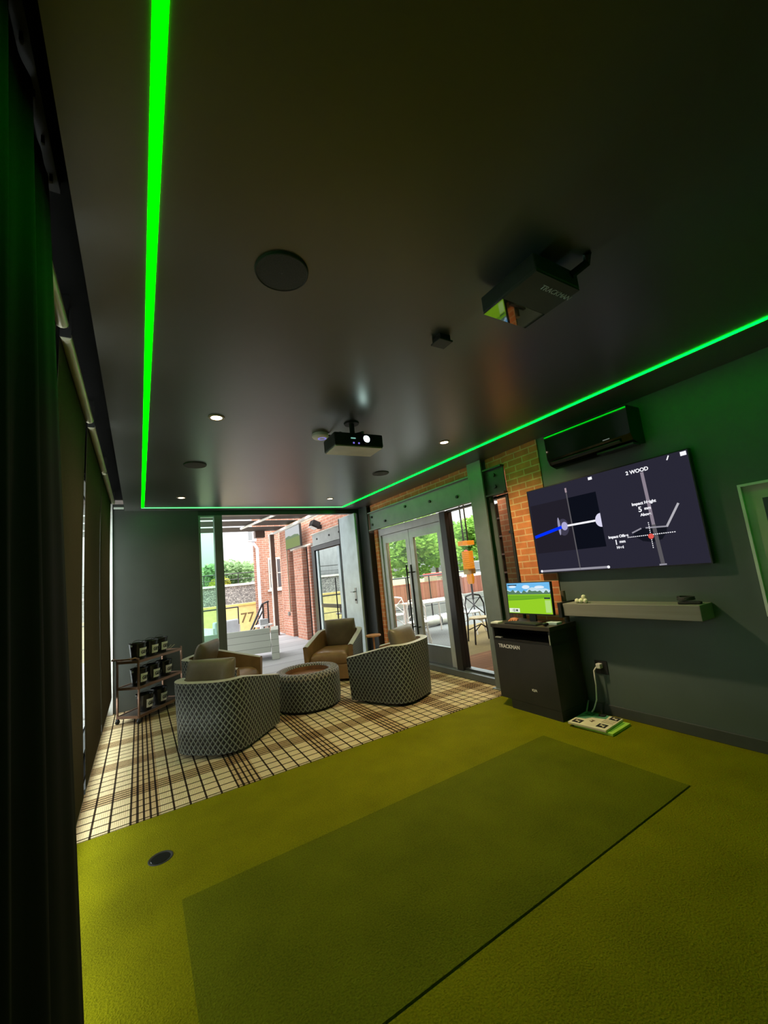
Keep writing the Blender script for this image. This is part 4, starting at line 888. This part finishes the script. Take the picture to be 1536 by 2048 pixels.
def bottle(m):
    b = thing('liquor_bottle', 'x', 'bottle', (0,0,0), 0, 'bottles on the back bar shelves')
    obj('glass', MB().lathe([(.001,0),(.036,0),(.038,.01),(.038,.17),(.028,.20),(.013,.225),(.013,.27)], seg=16), m, b, True)
    obj('cap', MB().lathe([(.015,.27),(.015,.295)], seg=12), BLACK, b); obj('paper_label', MB().lathe([(.0385,.05),(.0385,.13)], seg=16, cap=False), WHITEP, b); return b
protos = []
k = 0
for zi, z in enumerate((1.28,1.63,1.98)):
    for j in range(5):
        mi = (j+zi*2) % 5; y = 5.58-.11*j
        b = next((p for p, q in protos if q == mi), None)
        if b is None: b = bottle(BM[mi]); protos.append((b, mi)); 
        else: b = copy_tree(b)
        b.location = (6.15,y,z); b['label'] = f"{BN[mi]} bottle, {['leftmost','second','third','fourth','fifth'][j]} from the left on the {['lower','middle','upper'][zi]} bar shelf"
bl = thing('pendant_lamp', 'small white ceiling lamp inside the bar behind the glass', 'lamp', (5.05,4.80,2.80))
obj('stem', MB().tube([(0,0,-.22),(0,0,0)], .01), BLACK, bl); obj('shade', MB().lathe([(.10,-.26),(.05,-.22)], seg=20), EM('bar_lamp',(1.,.85,.6),2.), bl)
b2l = thing('bar_downlight', 'lit white ceiling lamp inside the bar above the brick column', 'lamp', (4.10,4.22,2.80))
obj('canopy', MB().lathe([(.07,-.02),(.07,0)], seg=24), WHITE, b2l); obj('shade', MB().lathe([(.06,-.05),(.065,-.02)], seg=24), EM('bar_lamp'), b2l)
L = bpy.data.lights.new('bar_lamp_light','POINT'); L.energy = 28; L.color = (1.,.80,.58); L.shadow_soft_size = .06; lo = bpy.data.objects.new('bar_lamp_light', L); COL.objects.link(lo); lo.location = (4.10,4.22,2.68)
L = bpy.data.lights.new('bar_glow','POINT'); L.energy = 25; L.color = (1.,.72,.42); L.shadow_soft_size = .15; lo = bpy.data.objects.new('bar_glow', L); COL.objects.link(lo); lo.location = (5.05,4.70,2.35)

# amber hanging lantern
la = thing('amber_lantern', 'hanging amber glass lantern on two black rods behind the sidelight', 'lantern', (4.42,4.82,0))
for dx in (-.05,.05): obj('rod', MB().tube([(dx,dx*.1,1.82),(dx*.9,0,2.80)], .012), BLACK, la)
obj('cross_plate', MB().box((-.12,-.06,1.79),(.12,.06,1.86)), AMBER, la, bevel=.006)
g = MB()
for i in range(9): g.lathe([(.085,1.42+i*.031),(.09,1.435+i*.031),(.085,1.45+i*.031)], seg=20, cap=(i in (0,8)))
obj('ribbed_globe', g, AMBER, la, True)
obj('collar', MB().box((-.08,-.05,1.34),(.08,.05,1.42)), M('amber_pale',(.85,.60,.20),.3), la); obj('lower_globe', MB().lathe([(.045,1.19),(.06,1.26),(.055,1.34)], seg=20), AMBER, la, True)
obj('tail', MB().tube([(0,0,.95),(0,0,1.19)], .016), BLACK, la)

def bistro(name, label, loc, rz, m, grp=None):
    c = thing(name, label, 'chair', loc, rz, grp)
    obj('seat', MB().lathe([(.001,.44),(.20,.44),(.21,.455),(.20,.47),(.001,.47)], seg=28, cap=False), M('rush_seat',(.36,.28,.16),.8) if m is BLACK else m, c)
    for sx in (-1,1):
        obj('leg', MB().tube([(sx*.21,-.21,0),(sx*.175,-.16,.24),(sx*.15,-.12,.45)], .016), m, c); obj('leg', MB().tube([(sx*.21,.23,0),(sx*.18,.19,.45),(sx*.19,.22,.70),(sx*.14,.26,.86)], .016), m, c)
    obj('top_rail', MB().tube([(-.14,.26,.86),(0,.285,.89),(.14,.26,.86)], .017), m, c)
    obj('cross_back', MB().tube([(-.18,.21,.50),(0,.25,.68),(.16,.25,.84)], .011).tube([(.18,.21,.50),(0,.255,.68),(-.16,.25,.84)], .011), m, c)
    obj('leg_brace', MB().tube([(-.18,-.16,.22),(0,-.05,.34),(.18,.19,.22)], .010).tube([(.18,-.16,.22),(0,-.05,.34),(-.18,.19,.22)], .010), m, c)
    return c
bc = bistro('bistro_chair', 'black cross back bistro chair on the tile floor behind the sidelight', (5.62,6.02,.002), math.radians(-25), BLACK)
WM = M('white_metal',(.80,.80,.78),.4)
wc = bistro('bistro_chair', 'white metal bistro chair on the terrace behind the black chair', (6.25,6.95,.002), math.radians(20), WM, 'white chairs on the terrace')
for x, y, a, l in ((4.75,6.85,-30,'white metal bistro chair nearest the right glass door leaf'),(5.35,8.60,150,'white metal bistro chair at the far side of the terrace table')):
    c = copy_tree(wc); c.location = (x,y,.0); c.rotation_euler = (0,0,math.radians(a)); c['label'] = l
tt = thing('terrace_table', 'white table on the terrace behind the right door leaf', 'table', (5.75,7.75,0))
obj('top', MB().box((-.55,-.35,.72),(.55,.35,.75)), WM, tt, bevel=.006)
for x in (-.5,.5):
    for y in (-.3,.3): obj('leg', MB().tube([(x,y,0),(x,y,.72)], .018), WM, tt)
lg = thing('rolled_umbrella', 'pale rolled patio umbrella lying by the terrace edge', 'umbrella', (6.7,8.75,.14), .05)
obj('canvas', MB().tube([(-.55,0,0),(-.3,0,0),(.3,0,0),(.55,0,0)], [.08,.12,.13,.07], 12), M('canvas_grey',(.55,.54,.46),.8), lg, 'all'); obj('strap', MB().tube([(.0,0,0),(.05,0,0)], .135, 12), BLACK, lg)
rl = railing('iron_railing', 'dark railing along the terrace edge behind the glass doors', (4.6,9.2), (11.5,9.2), 1.30, 9, 0, .02, 1)
bf = thing('board_fence', 'reddish brown board fence beyond the terrace railing', 'fence', (0,11.2,0))
obj('boards', MB().box((5.5,0,.0),(14.,.06,1.05)), plank_mat('red_boards','X',.16,(.20,.07,.045),(.29,.115,.075),(.08,.035,.025)), bf)
for i in range(5): obj('post', MB().box((5.6+2.05*i,-.06,0),(5.7+2.05*i,0,1.1)), M('fence_post',(.14,.06,.04),.8), bf)
struct(obj('terrace_wall', MB().box((XR+.3,10.9,-.1),(12.5,11.1,.48)), M('terrace_wall_grey',(.20,.20,.175),.8)))
def car(label, loc, rz, m):
    c = thing('parked_car', label, 'car', loc, rz)
    obj('body', MB().box((-2.1,-.85,.25),(2.1,.85,.80)), m, c, bevel=.12)
    p = [(-1.3,.80),(-.8,1.38),(.7,1.40),(1.35,.80)]
    b = MB(); a1 = [b.v((x,-.75,z)) for x,z in p]; a2 = [b.v((x,.75,z)) for x,z in p]; b._f(a1); b._f(a2[::-1])
    for i in range(4): b._f([a1[i],a1[(i+1)%4],a2[(i+1)%4],a2[i]])
    obj('cabin', b, GLOSSB, c, bevel=.05); obj('roof', MB().box((-.78,-.72,1.38),(.68,.72,1.43)), m, c, bevel=.02)
    for x in (-1.35,1.35):
        for s in (-.86,.72): obj('wheel', MB().lathe([(.32,0),(.32,.16)], (x,s,.32), 20, 'y'), BLACK, c)
car('white car parked beyond the terrace fence, seen through the sidelight', (17.6,17.6,.2), math.radians(20), M('car_white',(.75,.77,.80),.25))
ht = thing('garden_hut', 'small beige hut with a red roof beyond the terrace fence', 'hut', (13.7,17.6,.2), .3)
obj('walls', MB().box((-.55,-.4,0),(.55,.4,.86)), M('hut_beige',(.30,.26,.17),.8), ht)
hr = MB(); hr.prism([(-.5,-.5),(.5,-.5),(.5,.5),(-.5,.5)], .86, 1.0); obj('roof', hr, M('roof_red',(.55,.06,.06),.6), ht); obj('door', MB().box((-.15,-.41,0),(.15,-.40,.7)), M('hut_door',(.16,.12,.08),.7), ht)
bank = struct(obj('grass_bank', MB().box((9.2,14.5,-.5),(89,89,.2)), M('bank_dry',(.13,.14,.06),.9,0,1.5,.25)))
rs = thing('road_sign', 'red sign on a post beyond the parked cars', 'sign', (18.2,20.0,.2))
obj('post', MB().tube([(0,0,0),(0,0,2.2)], .03), GREYM, rs); obj('panel', MB().lathe([(.22,-.02),(.22,.02)], (0,-.05,2.0), 8, 'y'), M('sign_red',(.70,.05,.05),.4), rs)

# ------------------------------------------------------------------ light
w = bpy.data.worlds.new('overcast_sky'); scene.world = w; w.use_nodes = True; nt = w.node_tree; nt.nodes.clear()
out = nt.nodes.new('ShaderNodeOutputWorld'); bg = nt.nodes.new('ShaderNodeBackground'); nt.links.new(bg.outputs[0], out.inputs[0])
tc = nt.nodes.new('ShaderNodeTexCoord'); sp = nt.nodes.new('ShaderNodeSeparateXYZ'); nt.links.new(tc.outputs['Generated'], sp.inputs[0])
rp = ramp(nt, sp.outputs['Z'], [(0., (.40,.40,.39)), (.02, (.82,.83,.84)), (.25, (.86,.88,.91)), (1., (1.,1.,1.))]); nt.links.new(rp.outputs[0], bg.inputs[0])
st_ = math_node(nt, 'ADD', 1.0, math_node(nt, 'MULTIPLY', math_node(nt, 'MAXIMUM', sp.outputs['Z'], 0.), 10.)); nt.links.new(st_, bg.inputs[1])
spot('projector_throw', (1.585,2.66,2.57), 26, (.30,1.,.75), 52, .3, .03, (1.6,-2.2,1.35))

vs = scene.view_settings; vs.view_transform = 'Standard'; vs.look = 'None'; vs.exposure = 0.; vs.gamma = 1.; vs.use_curve_mapping = False
